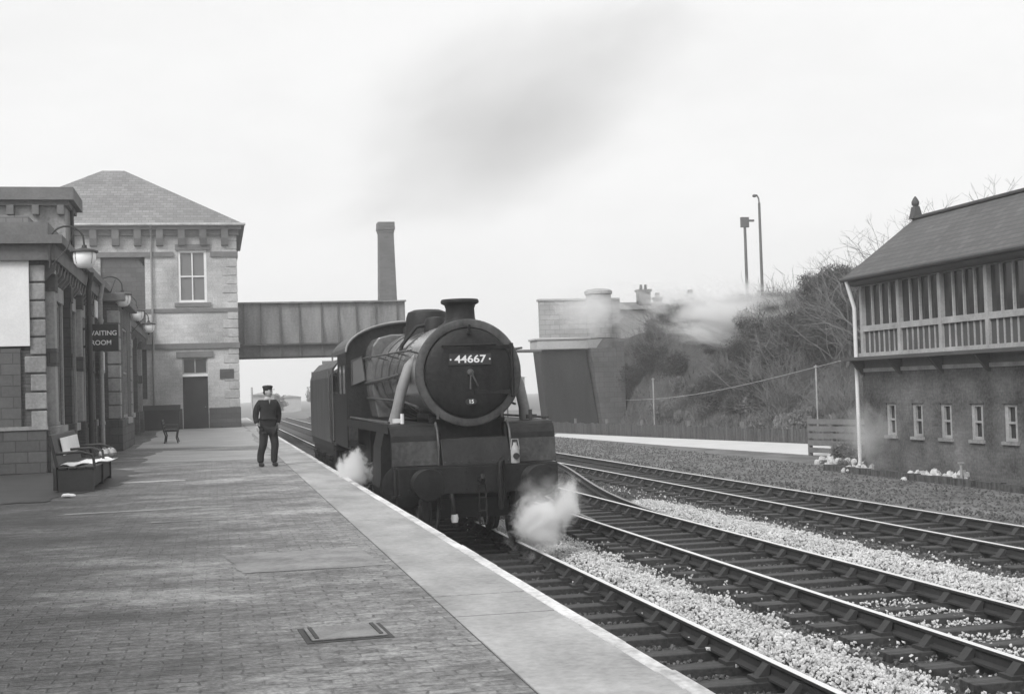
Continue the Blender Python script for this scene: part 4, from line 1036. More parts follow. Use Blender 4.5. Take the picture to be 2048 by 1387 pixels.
    for sx in (-1,1):
        chain(V,E,Q,ch,[((sx*.17,.01,1.385),.085),((sx*.235,.03,1.29),.08),((sx*.265 if sx<0 else .29,.05 if sx<0 else .12,1.10),.072),((sx*.255 if sx<0 else .205,-.0 if sx<0 else -.04,.93),.058)])
    skin_obj('jacket', V, E, Q, 'coat', t)
    V = [(0,0,.86)]; E = []; Q = [(.16,.125)]
    for sx, kx, fx, ky, fy in ((-1,-.13,-.17,-.03,.03),(1,.13,.11,-.06,-.06)):
        chain(V,E,Q,0,[((sx*.095,0,.80),.118),((kx,ky,.48),.092),((fx,fy+.02,.27),.082),((fx,fy+.035,.07),.078)])
    skin_obj('trousers', V, E, Q, 'trouser', t)
    for fx, fy in ((-.17,.03),(.11,-.06)):
        m = MB(); m.blob((fx,fy-.03,.045),(.05,.145,.05),1,.03,14,8); m.v=[(x,y,max(z,.0)) for x,y,z in m.v]; m.build('shoe','shoe',t,smooth=True)
    # hands: palm, four fingers and thumb each, relaxed
    for sx in (-1,1):
        wx, wy, wz = (sx*.25 if sx<0 else .20), (-.01 if sx<0 else -.05), .89
        m = MB(); m.blob((wx,wy-.005,wz-.05),(.022,.042,.05),2,.03,12,8)
        for i,(dy,l) in enumerate(((-.032,.066),(-.011,.076),(.010,.070),(.029,.055))):
            m.tube([(wx,wy+dy-.005,wz-.085),(wx-sx*.006,wy+dy-.010,wz-.085-l*.5),(wx-sx*.022,wy+dy-.012,wz-.085-l*.95)],[.0095,.0085,.006],7)
        m.tube([(wx-sx*.005,wy-.035,wz-.035),(wx-sx*.012,wy-.062,wz-.07),(wx-sx*.02,wy-.066,wz-.1)],[.011,.010,.007],7)
        m.build('hand','skin',body,smooth=True)
    m = MB(); m.prism([(-.022,1.46),(.022,1.46),(.0,1.36)],'y',-.135,-.128); m.build('shirt_front','sbwhite',t)
man()

# ------------------------------------------------------------------ bridge, chimney and far side of the platform end
def bridge():
    t = thing('girder_bridge', 'grey plate girder bridge spanning the tracks behind the locomotive', 'bridge', (0, 72.6, 0))
    xa, xb = 1.28, 10.35; zb, zt = 4.5, 7.55
    m = MB(); m.box(xa,0,zb+.8,xb,.08,zt-.08); m.build('web_plate', 'girder', t)
    m = MB(); m.box(xa,-.2,zt-.08,xb+.05,.3,zt); m.build('top_flange', 'girder', t)
    m = MB(); m.box(xa,-.3,zb+.72,xb,.35,zb+.80); m.build('mid_flange', 'girder_dark', t)
    m = MB(); m.box(xa,-.05,zb+.10,xb,.12,zb+.72); m.build('lower_girder', 'girder_dark', t)
    m = MB(); m.box(xa,-.30,zb,xb,.4,zb+.10); m.build('bottom_flange', 'abut', t)
    x = xa+.3; k = 0
    while x < xb:
        m = MB(); m.box(x,-.10,zb+.803,x+.06,-.001,zt-.083); m.prism([(-.42,zb+.803),(-.1,zb+.803),(-.1,zb+2.0)],'x',x,x+.05); m.build('stiffener', 'girder_dark', t)
        m = MB(); m.box(x,-.16,zb+.103,x+.07,-.052,zb+.717); m.build('stiffener', 'girder_dark', t)
        x += (.9, 1.0, 1.05, 1.2)[k % 4]; k += 1
    m = MB(); m.box(xa,.4,zb+.3,xb,7.0,zb+.72); m.build('deck', 'girder_dark', t)
    m = MB(); m.box(xa,6.9,zb+.8,xb,7.0,zt); m.build('web_plate', 'girder', t)
    m = MB(); m.box(xb-.9,.5,-.3,xb,6.6,zb); m.build('pier', 'wing', t)
    t2 = thing('pipe_bridge', 'thin dark service pipe running from the bridge to the dark abutment', 'pipe', (0, 74.5, 0))
    m = MB(); m.tube([(10.36,0,4.72),(18.5,0,4.62)], .09, 8); m.build('pipe', 'girder_dark', t2, smooth=True)
    m = MB()
    for x in (10.6,13.5,16.4): m.tube([(x,0,4.62),(x,0,-.27)], .05, 8)
    m.build('pipe_support', 'girder_dark', t2)
bridge()
def factory_chimney():
    t = thing('factory_chimney', 'tall grey brick factory chimney rising behind the girder bridge', 'chimney', (13.45, 104, -.27))
    # square tapering shaft
    H = 15.9
    m = MB(); a, b = .88, .56
    m.add([(-a,-a,0),(a,-a,0),(a,a,0),(-a,a,0),(-b,-b,H),(b,-b,H),(b,b,H),(-b,b,H)], [(0,1,5,4),(1,2,6,5),(2,3,7,6),(3,0,4,7),(4,5,6,7)]); m.build('shaft', 'chimney', t)
    m = MB(); m.box(-.68,-.68,H-.35,.68,.68,H-.1); m.box(-.62,-.62,H-.55,.62,.62,H-.35); m.box(-.66,-.66,H-.1,.66,.66,H+.28); m.build('cap', 'chimney', t, bevel=.03)
factory_chimney()
def abutment():
    t = thing('bridge_abutment', 'dark sooty bridge abutment with pale cap at the foot of the embankment', 'abutment', (0, 76, 0))
    m = MB(); m.prism([(18.75,4.72),(21.55,4.72),(22.35,-.3),(19.25,-.3)], 'y', 0, 1.6); m.build('face', 'abut', t)
    m = MB(); m.box(18.6,-.25,4.722,21.7,1.7,5.28); m.box(18.5,-.33,5.282,21.85,1.75,5.42); m.build('cap', 'abutcap', t, bevel=.04)
    m = MB(); m.prism([(21.75,4.75),(23.3,4.75),(23.6,-.3),(22.4,-.3)], 'y', -.6, 3.5); m.build('wing_wall', 'wing', t)
    m = MB(); m.box(23.3,-.75,-.3,23.75,.2,5.1); m.build('pilaster', 'wing', t)
    t = thing('road_parapet', 'pale stone road parapet with a rounded pier on top of the abutment', 'parapet', (0, 78.5, 5.42))
    m = MB(); m.box(19.5,0,0,24.6,.45,2.35); m.build('wall', 'parapet', t)
    m = MB(); m.lathe([(.78,0),(.78,2.7),(.86,2.72),(.86,2.9),(.7,3.0),(.3,3.06),(.02,3.08)], (23.2,-.1,0), 'z', 28); m.build('round_pier', 'parapet', t, smooth=True)
    m = MB(); m.box(19.4,-.08,2.352,24.6,.53,2.5); m.build('coping', 'abutcap', t, bevel=.04)
abutment()
def cottage(x, y, w, h, zb, label, chim):
    t = thing('cottage', label, 'house', (x, y, zb), 'houses on the road above the embankment')
    m = MB(); m.box(-w/2,0,0,w/2,6,h); m.build('wall', 'cottage', t)
    m = MB(); m.prism([(-.3,h),(6.3,h),(3,h+.7)], 'x', -w/2-.15, w/2+.15); m.build('roof', 'roof', t)
    for cx, ch, cw in chim:
        m = MB(); m.box(cx-cw/2,1.4,h-.1,cx+cw/2,2.1,h+ch); c=m.build('chimney', 'wing', t)
        m = MB(); m.box(cx-cw/2-.08,1.32,h+ch,cx+cw/2+.08,2.18,h+ch+.15)
        for k in (-.2,.2): m.lathe([(.12,0),(.09,.35)], (cx+k*cw,1.75,h+ch+.15), 'z', 10)
        m.build('chimney_pots', 'wing', c)

cottage(28.0, 88, 7.0, 2.75, 5.0, 'pale cottage with a broad chimney showing above the steam on the embankment', [(1.9,1.35,.85)])
cottage(35.0, 96, 6, 2.9, 5.0, 'low cottage with two slim chimneys beyond the embankment top', [(-1.3,1.2,.5),(1.4,1.4,.55)])
cottage(41.5, 100, 6, 2.8, 5.0, 'low cottage with one chimney, nearest the two telegraph poles', [(-.5,1.4,.6)])

# telegraph poles on the bank
def pole(x, y, z0, h, label, lamp):
    t = thing('telegraph_pole', label, 'pole', (x, y, z0), 'tall poles on the embankment skyline')
    m = MB(); m.tube([(0,0,0),(0,0,h)], [.11,.08], 10); m.build('pole', 'post', t, smooth=True)
    if lamp:
        m = MB(); m.tube([(0,0,h),(-.03,0,h+.3),(-.15,0,h+.5),(-.28,0,h+.5)], .05, 8); m.build('lamp_arm', 'post', t, smooth=True)
        m = MB(); m.blob((-.3,0,h+.45),(.16,.14,.1),1,.05,10,6); m.build('lamp_head', 'post', t, smooth=True)
    else:
        m = MB(); m.box(-.1,-.08,h-.25,.6,.08,h-.13); m.box(-.25,-.1,h-.6,.25,.1,h+.02); m.build('crossarm', 'post', t)
pole(32.0, 76, 5.0, 7.55, 'shorter dark telegraph pole with a stubby head on the embankment', False)
pole(34.3, 79, 5.0, 8.9, 'taller thin pole with a curved lamp arm on the embankment', True)

# ------------------------------------------------------------------ signal box
def signal_box():
    FX = 17.7; D = 3.75; YF, YN = 34.05, 19.8
    t = thing('signal_box', 'timber and brick signal box with slate roof and white framed windows by the tracks', 'signal box', (FX, YF, -.1))
    L = YF-YN
    def bx(m, x0, y0, z0, x1, y1, z1): return m.box(x0, -y0, z0, x1, -y1, z1)     # local y measured from far end towards the camera
    zb = 2.72; zf = 3.16; zs = 3.9; ze = 5.22
    wins = [1.25+1.37*k for k in range(10) if 1.25+1.37*k+.5 < L]
    m = MB(); holes = [(w, w+.52, 1.0, 1.86) for w in wins]
    wall_holes(m, 0, L, 0, zb, holes, lambda a,z,b,w: bx(m, 0,a,z,.3,b,w)); bx(m,.3,0,0,D,.3,zb); bx(m,.3,L-.3,0,D,L,zb); bx(m,D-.3,.3,0,D,L-.3,zb)
    m.build('brick_base', 'sbbrick', t)
    for w in wins:
        m = MB(); bx(m,.03,w,1.0,.1,w+.12,1.86); bx(m,.03,w+.40,1.0,.1,w+.52,1.86); bx(m,.03,w+.12,1.0,.1,w+.40,1.07); bx(m,.03,w+.12,1.79,.1,w+.40,1.86); bx(m,.04,w+.12,1.40,.09,w+.40,1.45)
        o = m.build('locking_room_window', 'sbwhite', t)
        g = MB(); bx(g,.11,w,1.0,.12,w+.52,1.86); g.build('pane', 'glass', o)
        s = MB(); bx(s,-.06,w-.06,.92,.06,w+.58,.997); s.build('sill', 'wr_pale', o)
        s = MB(); bx(s,-.02,w-.05,1.863,.05,w+.57,1.97); s.build('lintel', 'sbbrick', o)
    m = MB(); bx(m,-.06,-.06,zb,D+.06,L+.06,zb+.10); m.build('wall_plate', 'sbwhite', t)
    m = MB(); bx(m,-.02,-.02,zb+.10,D,L,zf-.12); m.build('fascia_boards', 'sbpanel', t)
    bays = [0.05]; 
    while bays[-1]+2.05 < L: bays.append(bays[-1]+2.05)
    for b in bays:
        m = MB(); m.prism([(-.42,zf-.12),(-.02,zf-.12),(-.02,zb-.1),(-.1,zb-.06)], 'y', -b-.11, -b-.01); m.build('bracket', 'sbdark', t)
    m = MB(); bx(m,-.55,-.2,zf-.12,D+.1,L+.2,zf-.03); m.build('walkway', 'sbdark', t)
    m = MB(); bx(m,-.08,-.08,zf-.028,D+.02,L+.02,zf+.09); m.build('floor_rail', 'sbwhite', t)
    # boarded lower panels and glazed upper storey
    m = MB(); bx(m,.03,.02,zf+.09,.10,L,zs); bx(m,.03,.02,zf,D-.03,.10,zs); bx(m,.03,L-.1,zf,D-.03,L-.02,ze); bx(m,D-.1,.1,zf,D-.03,L-.1,ze); m.build('lower_panels', 'sbdark', t)
    for i, b in enumerate(bays):
        e = min(b+2.05, L)
        m = MB(); bx(m,-.05,b,zf+.09,.12,b+.14,ze); m.build('main_post', 'sbwhite', t)
        if e-b < .5: continue
        m = MB(); n = 7
        for k in range(1, n): y = b+.14+(e-b-.14)*k/n; bx(m,-.0,y-.022,zf+.09,.028,y+.022,zs-.06)
        m.build('panel_bars', 'sbwhite', t)
        f = MB(); bx(f,-.035,b+.14,zs-.06,.09,e,zs+.10); bx(f,-.03,b+.14,ze-.12,.09,e,ze)
        for k in range(1, 4): y = b+.14+(e-b-.14)*k/4; bx(f,.0,y-.025,zs+.10,.06,y+.025,ze-.12)
        o = f.build('window', 'sbwhite', t)
        g = MB(); bx(g,.07,b+.14,zs+.1,.078,e,ze-.12); g.build('pane', 'glass', o)
    m = MB()
    for k in range(1, 6): x = D*k/6; bx(m,x-.03,-.0,zf+.09,x+.03,.02,ze)
    bx(m,0,0,zs-.06,D,.03,zs+.1); m.build('end_frame', 'sbwhite', t)
    g = MB(); bx(g,.1,.06,zs,D-.1,.07,ze); g.build('end_glazing', 'glass', t)
    # roof: gabled slates with wide eaves
    rx = D/2; rz = 6.93; ov = .40; zev = ze-.06
    sl = .72
    a = (-ov, 5.36); c = (rx, rz+.10); b2 = (D+ov, 5.36)
    m = MB(); m.prism([a, c, b2, (b2[0], b2[1]-.09), (c[0], c[1]-.10), (a[0], a[1]-.09)], 'y', .2, -L-.5); m.build('roof', 'sbroof', t)
    m = MB(); m.prism([(a[0],a[1]-.09),(a[0]+.05,a[1]-.24),(c[0],c[1]-.32),(b2[0]-.05,b2[1]-.24),(b2[0],b2[1]-.09),(c[0],c[1]-.11)],'y',.20,.16); m.build('bargeboard', 'sbdark', t)
    m = MB(); m.prism([(.0,ze),(.0,ze+.4),(c[0],c[1]-.2),(D,ze+.4),(D,ze)],'y',0,-.08); m.build('gable', 'sbdark', t)
    m = MB(); m.prism([(-.02,ze+.35),(-.02,ze-.1),(-.3,a[1]-.22),(-ov+.02,a[1]-.14),(-ov+.02,a[1]-.095)],'y',.18,-L-.4); m.build('eaves_soffit', 'sbdark', t)
    m = MB(); m.tube([(a[0]-.05,.2,a[1]-.05),(a[0]-.05,-L-.5,a[1]-.05)], .06, 8); m.build('gutter', 'sbdark', t, smooth=True)
    m = MB(); m.box(rx-.1,-L-.5,rz+.08,rx+.1,.2,rz+.17); m.build('ridge_tiles', 'sbdark', t, bevel=.03)
    m = MB(); m.prism([(rx-.16,rz+.1),(rx+.16,rz+.1),(rx+.06,rz+.45),(rx-.06,rz+.45)],'y',.19,-.05); m.lathe([(.05,0),(.10,.06),(.11,.14),(.06,.24),(.02,.30)],(rx,.07,rz+.44),'z',14); m.build('finial', 'sbdark', t, smooth=True)
    m = MB(); m.tube([(a[0]-.02,-.05,a[1]-.1),(-.16,.04,ze-.7),(-.16,.04,.25),(-.20,.04,.06)], .055, 10); m.build('drainpipe', 'white', t, smooth=True)
signal_box()
def wire():
    a, b = Vector((17.45, 34.5, 3.0)), Vector((24.2, 78, 1.6)); m = MB(); pts = []
    for k in range(13):
        u = k/12; c = a.lerp(b, u); c.z -= .35*math.sin(math.pi*u); pts.append(c)
    m.tube(pts, .013, 5); tag(m.build('wire', 'sbwhite'), 'thin sagging wire running from the signal box towards the abutment', 'wire')
wire()

# ------------------------------------------------------------------ lineside bits
def low_fence():
    t = thing('timber_fence', 'low dark tarred timber fence along the foot of the embankment', 'fence', (0,0,-.12))
    pts = [(18.9,75.5),(20.6,63),(22.2,54),(23.45,47.9),(23.7,42.5)]
    m = MB(); q = random.Random(2)
    for a, b in zip(pts, pts[1:]):
        a, b = Vector(a), Vector(b); n = int((b-a).length/.2); d = (b-a).normalized()
        for k in range(n):
            c = a.lerp(b, (k+.5)/n); m.bar((c.x-d.x*.085,c.y-d.y*.085,.3),(c.x+d.x*.085,c.y+d.y*.085,.3),.03,.58+q.uniform(-.05,.12))
    m.build('boards', 'fence', t)
    for a, b in zip(pts, pts[1:]):
        n = max(1, int((Vector(b)-Vector(a)).length/4))
        for k in range(n):
            c = Vector(a).lerp(Vector(b), k/n); m = MB(); m.box(c.x+.02,c.y-.06,0,c.x+.14,c.y+.06,.85); m.build('post', 'wood', t)
low_fence()
def board_fence():
    t = thing('board_fence', 'grey horizontal board fence beside the far end of the signal box', 'fence', (0,0,-.1))
    a, b = Vector((19.55,41.5)), Vector((20.4,38.0))
    for k in range(4):
        c = a.lerp(b, k/3); m = MB(); m.box(c.x-.06,c.y-.06,0,c.x+.06,c.y+.06,1.35); m.build('post', 'wood', t)
    for k in range(5):
        z = .2+k*.24; m = MB(); m.bar((a.x-.08,a.y,z),(b.x-.08,b.y,z),.03,.17); m.build('board', 'wood', t)
board_fence()
for x, y, h, lb in ((23.2,68.5,3.0,'slender pale post on the embankment foot, left of the pair'),(24.3,50.8,3.0,'slender pale post on the embankment foot, right of the pair')):
    m = MB(); m.tube([(0,0,0),(0,0,h)],.035,8); m.box(-.07,-.05,h-.1,.07,.05,h-.05); tag(m.build('marker_post','sbwhite',loc=(x,y,bank_z(x,y)-.05)), lb, 'post')
m = MB(); m.tube([(0,0,0),(0,0,.46)],.035,8); m.box(-.06,-.05,.46,.06,.05,.5); tag(m.build('stub_post','sbwhite',loc=(17.15,28.3,-.1)), 'short white stub post beside the signal box base', 'post')
rb = random.Random(11)
for k, (x, y, s, lb) in enumerate(((17.1,29.6,.30,'larger pale rubble heap below the signal box wall'),(17.15,28.95,.26,'smaller pale rubble heap beside the short white post'),(17.0,33.1,.22,'pale rubble heap near the foot of the drainpipe'),(18.2,36.6,.35,'rough rubble heap by the board fence'))):
    m = MB(); m.blob((0,0,.0),(s*1.3,s*1.6,.07),k,.2,12,6)
    for _ in range(26): m.blob((rb.gauss(0,s*.8),rb.gauss(0,s),abs(rb.gauss(.06,.07))),rb.uniform(.04,.12),rb.random(),.35,6,4)
    tag(m.build('rubble_heap','rubble',loc=(x,y,-.09),fix=False),lb,'rubble')
m = MB()
q = random.Random(9)
for k in range(40): m.bar((16.75+q.uniform(-.05,.05),34.6-k*.36,-.03),(16.75,34.6-k*.36-.33,-.03),.16,.16+q.uniform(0,.06))
tag(m.build('kerb_edging','fence'),'dark timber edging along the ground before the signal box','edging')

# ------------------------------------------------------------------ vegetation
def bush_mesh(seed, r, h, n, leaf, mat, upright=.3):
    q = random.Random(seed); mb = MB(); lobes = [(q.uniform(-.55,.55)*r, q.uniform(-.55,.55)*r, q.uniform(.3,.8)*h, q.uniform(.3,.55)*r) for _ in range(9)]
    for _ in range(n):
        lx, ly, lz, lr = q.choice(lobes); d = Vector((q.gauss(0,1),q.gauss(0,1),q.gauss(0,1))).normalized()*lr*q.uniform(.35,1.08)
        c = Vector((lx,ly,lz))+Vector((d.x,d.y,d.z*1.05))
        if c.z < 0: c.z = abs(c.z)*.3
        a = Vector((q.gauss(0,1),q.gauss(0,1),q.gauss(0,1)+upright)).normalized()*leaf*q.uniform(.5,1.4); b = a.orthogonal().normalized()*leaf*q.uniform(.12,.4)
        mb.quad(c-a, c+b, c+a, c-b)
    for _ in range(int(n*.05)):
        lx, ly, lz, lr = q.choice(lobes); d = Vector((q.gauss(0,.6),q.gauss(0,.6),abs(q.gauss(.6,.5)))).normalized()
        p = Vector((lx,ly,lz))+d*lr*.7; e = p+d*lr*q.uniform(.5,1.0); mb.tube([p,p.lerp(e,.5)+Vector((q.gauss(0,.03),)*3),e],[.014,.01,.004],3,False)
    me = bpy.data.meshes.new('bush'); me.from_pydata(mb.v,[],mb.f); me.materials.append(MAT[mat]); return me
def tangle_mesh(seed, r, h, n):
    q = random.Random(seed); mb = MB()
    for _ in range(n):
        a = q.uniform(0, 6.28); p = Vector((q.gauss(0,.3)*r, q.gauss(0,.3)*r, 0)); d = Vector((math.cos(a)*q.uniform(.1,.9), math.sin(a)*q.uniform(.1,.9), 1)).normalized()
        pts = [p]; l = h*q.uniform(.5,1.1)/4
        for k in range(4):
            d = (d+Vector((q.gauss(0,.28),q.gauss(0,.28),q.gauss(-.05,.2)))).normalized(); p = p+d*l; pts.append(p)
            if q.random() < .8:
                e = (d+Vector((q.gauss(0,.7),q.gauss(0,.7),q.gauss(.1,.4)))).normalized(); f = (e+Vector((q.gauss(0,.4),q.gauss(0,.4),.1))).normalized()
                mb.tube([p,p+e*l*.7,p+e*l*.7+f*l*.6],[.012,.009,.004],3,False)
        mb.tube(pts,[.022,.019,.015,.011,.006],3,False)
    me = bpy.data.meshes.new('shrub'); me.from_pydata(mb.v,[],mb.f); me.materials.append(MAT['twig']); return me
def plants():
    dark = [bush_mesh(k, 1.5, 2.2, 3200, .11, 'bush') for k in range(4)]
    pale = [bush_mesh(20+k, 1.1, .9, 2200, .12, 'bush_pale', 1.5) for k in range(3)]
    q = random.Random(31)
    def put(me, x, y, s, name, label, group, zs=1):
        o = bpy.data.objects.new(name, me); COL.objects.link(o); o.location = (x, y, bank_z(x,y)-.15); o.scale = (s, s, s*zs); o.rotation_euler = (0,0,q.uniform(0,6.28))
        tag(o, label, 'bush', group)
    G = 'scrub bushes on the embankment'
    # thick scrub behind and left of the signal box, thinning towards the abutment
    for k in range(60):
        y = q.uniform(37, 64); x = bank_base(y)+q.uniform(3.0, 9.5); put(dark[k%4], x, y, q.uniform(.7,1.15), 'scrub_bush', 'dark leafless scrub bush on the embankment slope behind the signal box', G)
    for k in range(15):
        y = 43+k*1.75; x = bank_base(y)+q.uniform(8.0,10.5); put(dark[k%4], x, y, q.uniform(.75,1.0)*(1.0 if 52 < y < 64 else .8), 'scrub_bush', 'dark scrub bush on the skyline of the embankment', G+' skyline', .95)
    for k in range(64):
        y = q.uniform(58, 77); x = bank_base(y)+q.uniform(1.2, 9); put(dark[k%4], x, y, q.uniform(.45,.8), 'scrub_bush', 'low dark scrub bush on the embankment near the abutment', G+' near the abutment')
    for k in range(30):
        y = q.uniform(38, 76); x = bank_base(y)+q.uniform(.3, 2.6); put(pale[k%3], x, y, q.uniform(.45,.85), 'grass_tussock', 'pale dry grass tussock at the embankment foot', 'dry grass tussocks')
    for k, (x, y, s) in enumerate(((19.2,37.2,.55),(18.5,35.6,.4),(20.6,37.5,.7),(17.05,34.0,.3),(19.9,39.6,.5))):
        o = bpy.data.objects.new('weed_clump', pale[k%3]); COL.objects.link(o); o.location=(x,y,-.12); o.scale=(s,s,s*.9); tag(o,'ragged weed clump on the ground near the signal box drainpipe','weeds','weed clumps by the signal box')
    tg = [tangle_mesh(50+k, 1.3, 2.6, 70) for k in range(3)]
    for k in range(56):
        y = q.uniform(38, 76); x = bank_base(y)+q.uniform(.8, 8.5); put(tg[k%3], x, y, q.uniform(.6,1.15)*(.75 if y > 62 else 1), 'bare_shrub', 'pale leafless tangled shrub among the dark scrub on the embankment', 'bare tangled shrubs on the embankment')
    # short grass on the bank
    mb = MB()
    for _ in range(14000):
        y = q.uniform(36,78); t_ = q.random()**1.5; x = bank_base(y)+t_*9; z = bank_z(x,y); h = q.uniform(.12,.4); a = q.uniform(0,3.14); w=.035
        mb.add([(x-w*math.cos(a),y-w*math.sin(a),z-.03),(x+w*math.cos(a),y+w*math.sin(a),z-.03),(x+q.gauss(0,.12),y+q.gauss(0,.12),z+h)],[(0,1,2)])
    tag(mb.build('grass','grass',fix=False),'dry pale grass over the embankment slope','grass',kind='stuff')
plants()
def bare_tree(x, y, z0, h, seed, label, spread=.5):
    t = thing('bare_tree', label, 'tree', (x,y,z0), 'bare trees behind the signal box')
    q = random.Random(seed); tr, br = MB(), MB()
    def grow(p, d, l, r, lev):
        e = p+d*l; mid = p.lerp(e,.5)+Vector((q.gauss(0,1),q.gauss(0,1),0))*l*.05
        (tr if lev == 0 else br).tube([p,mid,e],[r,r*.85,r*.7],6 if lev<2 else 3,False)
        if lev >= 6: return
        for k in range(2 if lev < 1 or q.random() < .55 else 3):
            nd = (d+Vector((q.gauss(0,spread),q.gauss(0,spread),q.gauss(.1,spread*.5)))).normalized(); grow(e, nd, l*q.uniform(.62,.88), r*.62, lev+1)
    grow(Vector((0,0,0)), Vector((q.gauss(0,.06),0,1)).normalized(), h*.26, h*.013, 0)
    tr.build('trunk','twig',t,fix=False); br.build('crown','twig',t,fix=False)
for x, y, h, sd, lb in ((27.6,54.5,6.6,1,'fine bare tree left of the signal box roof, nearest the telegraph poles'),(28.6,53.0,6.6,2,'bare tree with spreading twigs close to the gable of the signal box roof'),(27.0,51.0,6.8,5,'slender bare tree just behind the corner of the signal box eaves'),(28.2,44.0,7.2,3,'tall bare tree showing above the signal box ridge at the right'),(28.0,42.0,7.4,4,'thin bare tree beside the tallest one above the signal box ridge'),(29.5,49.5,6.2,8,'low bare tree behind the signal box finial')):
    bare_tree(x, y, bank_z(x,y)-.1, h, sd, lb)
# ------------------------------------------------------------------ far distance under the bridge
def far():
    def shed(x, y, w, h, d, label, rf=.35):
        t = thing('distant_shed', label, 'building', (x,y,-.27), 'distant buildings beyond the bridge')
        m = MB(); m.box(-w/2,0,0,w/2,d,h); m.build('wall','faint',t)
        m = MB(); m.prism([(-w/2-.3,h),(w/2+.3,h),(0,h+rf)],'y',-.3,d+.3); m.build('roof','faint',t)
    shed(5.8, 165, 2.6, 3.0, 6, 'dark distant shed beyond the bridge beside the station building')
    shed(12.4, 230, 4, 2.6, 8, 'pale distant hut beyond the bridge left of the standing man')
    shed(21.5, 250, 5, 4.0, 10, 'pale distant warehouse beyond the bridge left of the tender')
    shed(34, 160, 7, 4.2, 9, 'pale distant building seen right of the locomotive boiler')
    q = random.Random(4)
    for k, (x, y, h, lb) in enumerate(((8.3,180,3.2,'rounded distant tree beyond the shed under the bridge'),(14.5,200,4.2,'distant tree under the bridge just right of the standing man'),(17.8,215,5.5,'taller distant tree under the bridge left of the tender'),(37.5,170,4.5,'distant tree seen between locomotive and abutment'))):
        t = thing('distant_tree', lb, 'tree', (x,y,-.27), 'distant trees beyond the bridge')
        m = MB(); m.tube([(0,0,0),(.1,0,h*.55)],[.22,.12],8); m.build('trunk','post',t)
        m = MB()
        for _ in range(900):
            d = Vector((q.gauss(0,1),q.gauss(0,1),q.gauss(0,1))).normalized()*q.uniform(.4,1.05); lump = .75+.3*math.sin(d.x*5+k)*math.sin(d.z*6)
            c = Vector((d.x*h*.38*lump,d.y*h*.38*lump,h*.62+d.z*h*.4*lump)); a = Vector((q.gauss(0,1),q.gauss(0,1),q.gauss(0,1))).normalized()*.22; b=a.orthogonal().normalized()*.14
            m.quad(c-a,c+b,c+a,c-b)
        m.build('crown','far_tree',t,fix=False)
    for x, y, h, arm, lb in ((3.15,118,3.6,0,'thin white lineside post beside the station building corner'),(11.1,128,6.2,1,'distant signal post with an arm seen left of the tender')):
        t = thing('signal_post' if arm else 'lineside_post', lb, 'signal' if arm else 'post', (x,y,-.27))
        m = MB(); m.tube([(0,0,0),(0,0,h)],[.1,.08],8); m.build('post','sbwhite' if not arm else 'post',t)
        if arm:
            m = MB(); m.box(-1.0,-.04,h-.5,.12,.04,h-.2); m.build('signal_arm','post',t)
            m = MB(); m.lathe([(.12,0),(.02,.25)],(0,0,h),'z',10); m.build('finial','post',t)
    # pale ramp and yard beyond the platform end
    mb = MB(); mb.quad((-30,103,-.255),(2.2,103,-.255),(2.4,160,-.255),(-6,300,-.255),(-60,300,-.255)); tag(mb.build('yard','path'),kind='structure')
    mb = MB(); mb.quad((13.4,86,-.09),(17.5,82,-.09),(40,200,-.09),(16,320,-.25),(13.4,160,-.09)); tag(mb.build('yard','path'),kind='structure')
far()

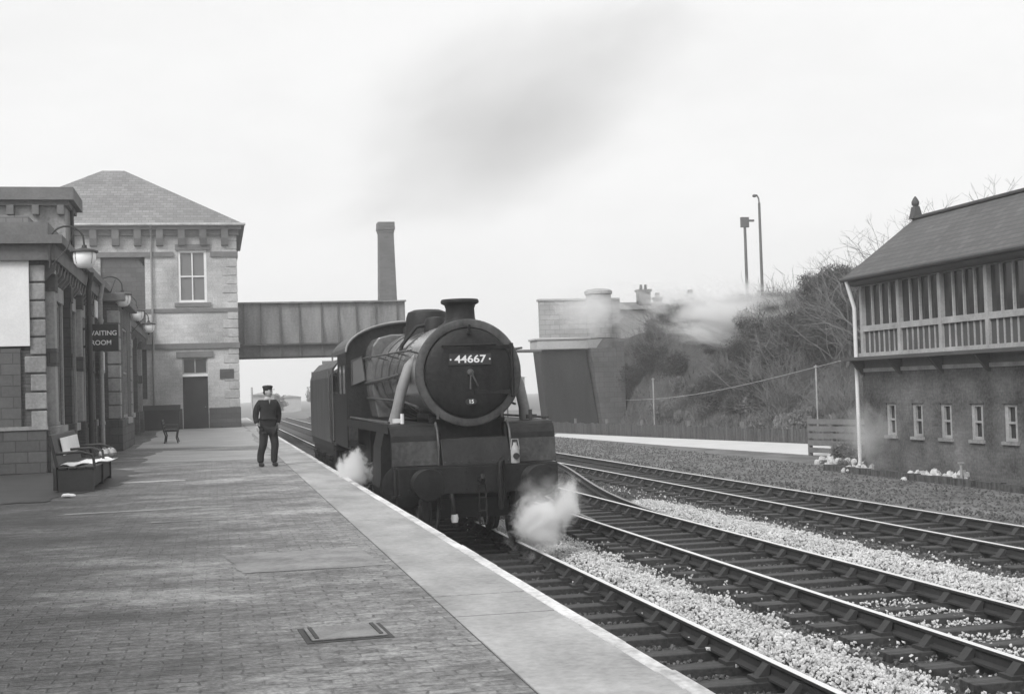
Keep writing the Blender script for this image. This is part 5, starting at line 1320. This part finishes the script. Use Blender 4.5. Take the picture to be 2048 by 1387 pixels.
# ------------------------------------------------------------------ steam, smoke and air
def puff(name, label, loc, scale, mat, rot=(0,0,0), cat='steam'):
    m = MB(); m.blob((0,0,0),1,0,0,28,16); o = m.build(name, mat, loc=loc); o.scale = scale; o.rotation_euler = rot
    return tag(o, label, cat, kind='stuff')
puff('steam', 'dense white steam billowing at the front right of the locomotive below the buffer', (4.68, 19.2, .42), (.80,.6,.72), volume_m('steam_front', 30, .99, 2.3, .80, .66, 3.3, soft=.5))
puff('steam', 'narrow white steam plume rising just right of the locomotive buffer', (5.10, 19.3, .66), (.38,.45,.75), volume_m('steam_plume', 34, .99, 2.1, .80, .62, 7.7, soft=.5), (0,R(12),0))
puff('steam', 'thin steam veil curling round the right buffer of the locomotive', (4.9, 19.25, .80), (1.0,.6,.80), volume_m('steam_veil', 5, .99, 2.2, .80, .55, 4.1, soft=.5))
puff('steam', 'small white steam jet between the cylinder and the platform edge', (2.44, 24.3, 1.05), (.55,1.3,.70), volume_m('steam_side', 24, .99, 2.5, .83, .68, 1.2, soft=.5))
puff('steam', 'white steam drifting over the embankment beside the abutment', (26.6, 65, 6.1), (10.5,5,3.8), volume_m('steam_bank', 3.0, .99, 3.6, .86, .62, 5.1, soft=.35), (0,R(10),R(-18)))
puff('steam', 'pale steam cloud hanging round the parapet above the abutment', (21.6, 75.0, 6.9), (4.6,3.0,2.8), volume_m('steam_parapet', 1.6, .99, 2.6, .80, .62, 9.4, soft=.5))
puff('steam', 'faint steam veil at the far corner of the signal box', (17.0, 32.6, .95), (1.1,2.1,1.8), volume_m('steam_box', 1.2, .99, 2.0, .76, .6, 2.2, soft=.5))
puff('smoke', 'broad faint grey smoke drifting across the sky above the locomotive', (19.0, 80, 19.5), (17,9,8.5), volume_m('smoke_sky', .14, .35, 1.6, .66, .6, 8.2, soft=.8, power=.8), (0,R(-24),R(-12)), 'smoke')
def haze():
    m = bpy.data.materials.new('haze'); m.use_nodes = True; nt = m.node_tree; nt.nodes.remove(nt.nodes['Principled BSDF'])
    pv = node(nt, 'ShaderNodeVolumePrincipled'); pv.inputs['Color'].default_value = g3(1.0); pv.inputs['Density'].default_value = HAZE
    nt.links.new(pv.outputs[0], nt.nodes['Material Output'].inputs['Volume'])
    mb = MB(); mb.box(-425,-90,-1.4,425,720,30); o = mb.build('haze', m); tag(o, 'thin pale haze in the air', 'haze', kind='stuff')
HAZE = .0014
haze()
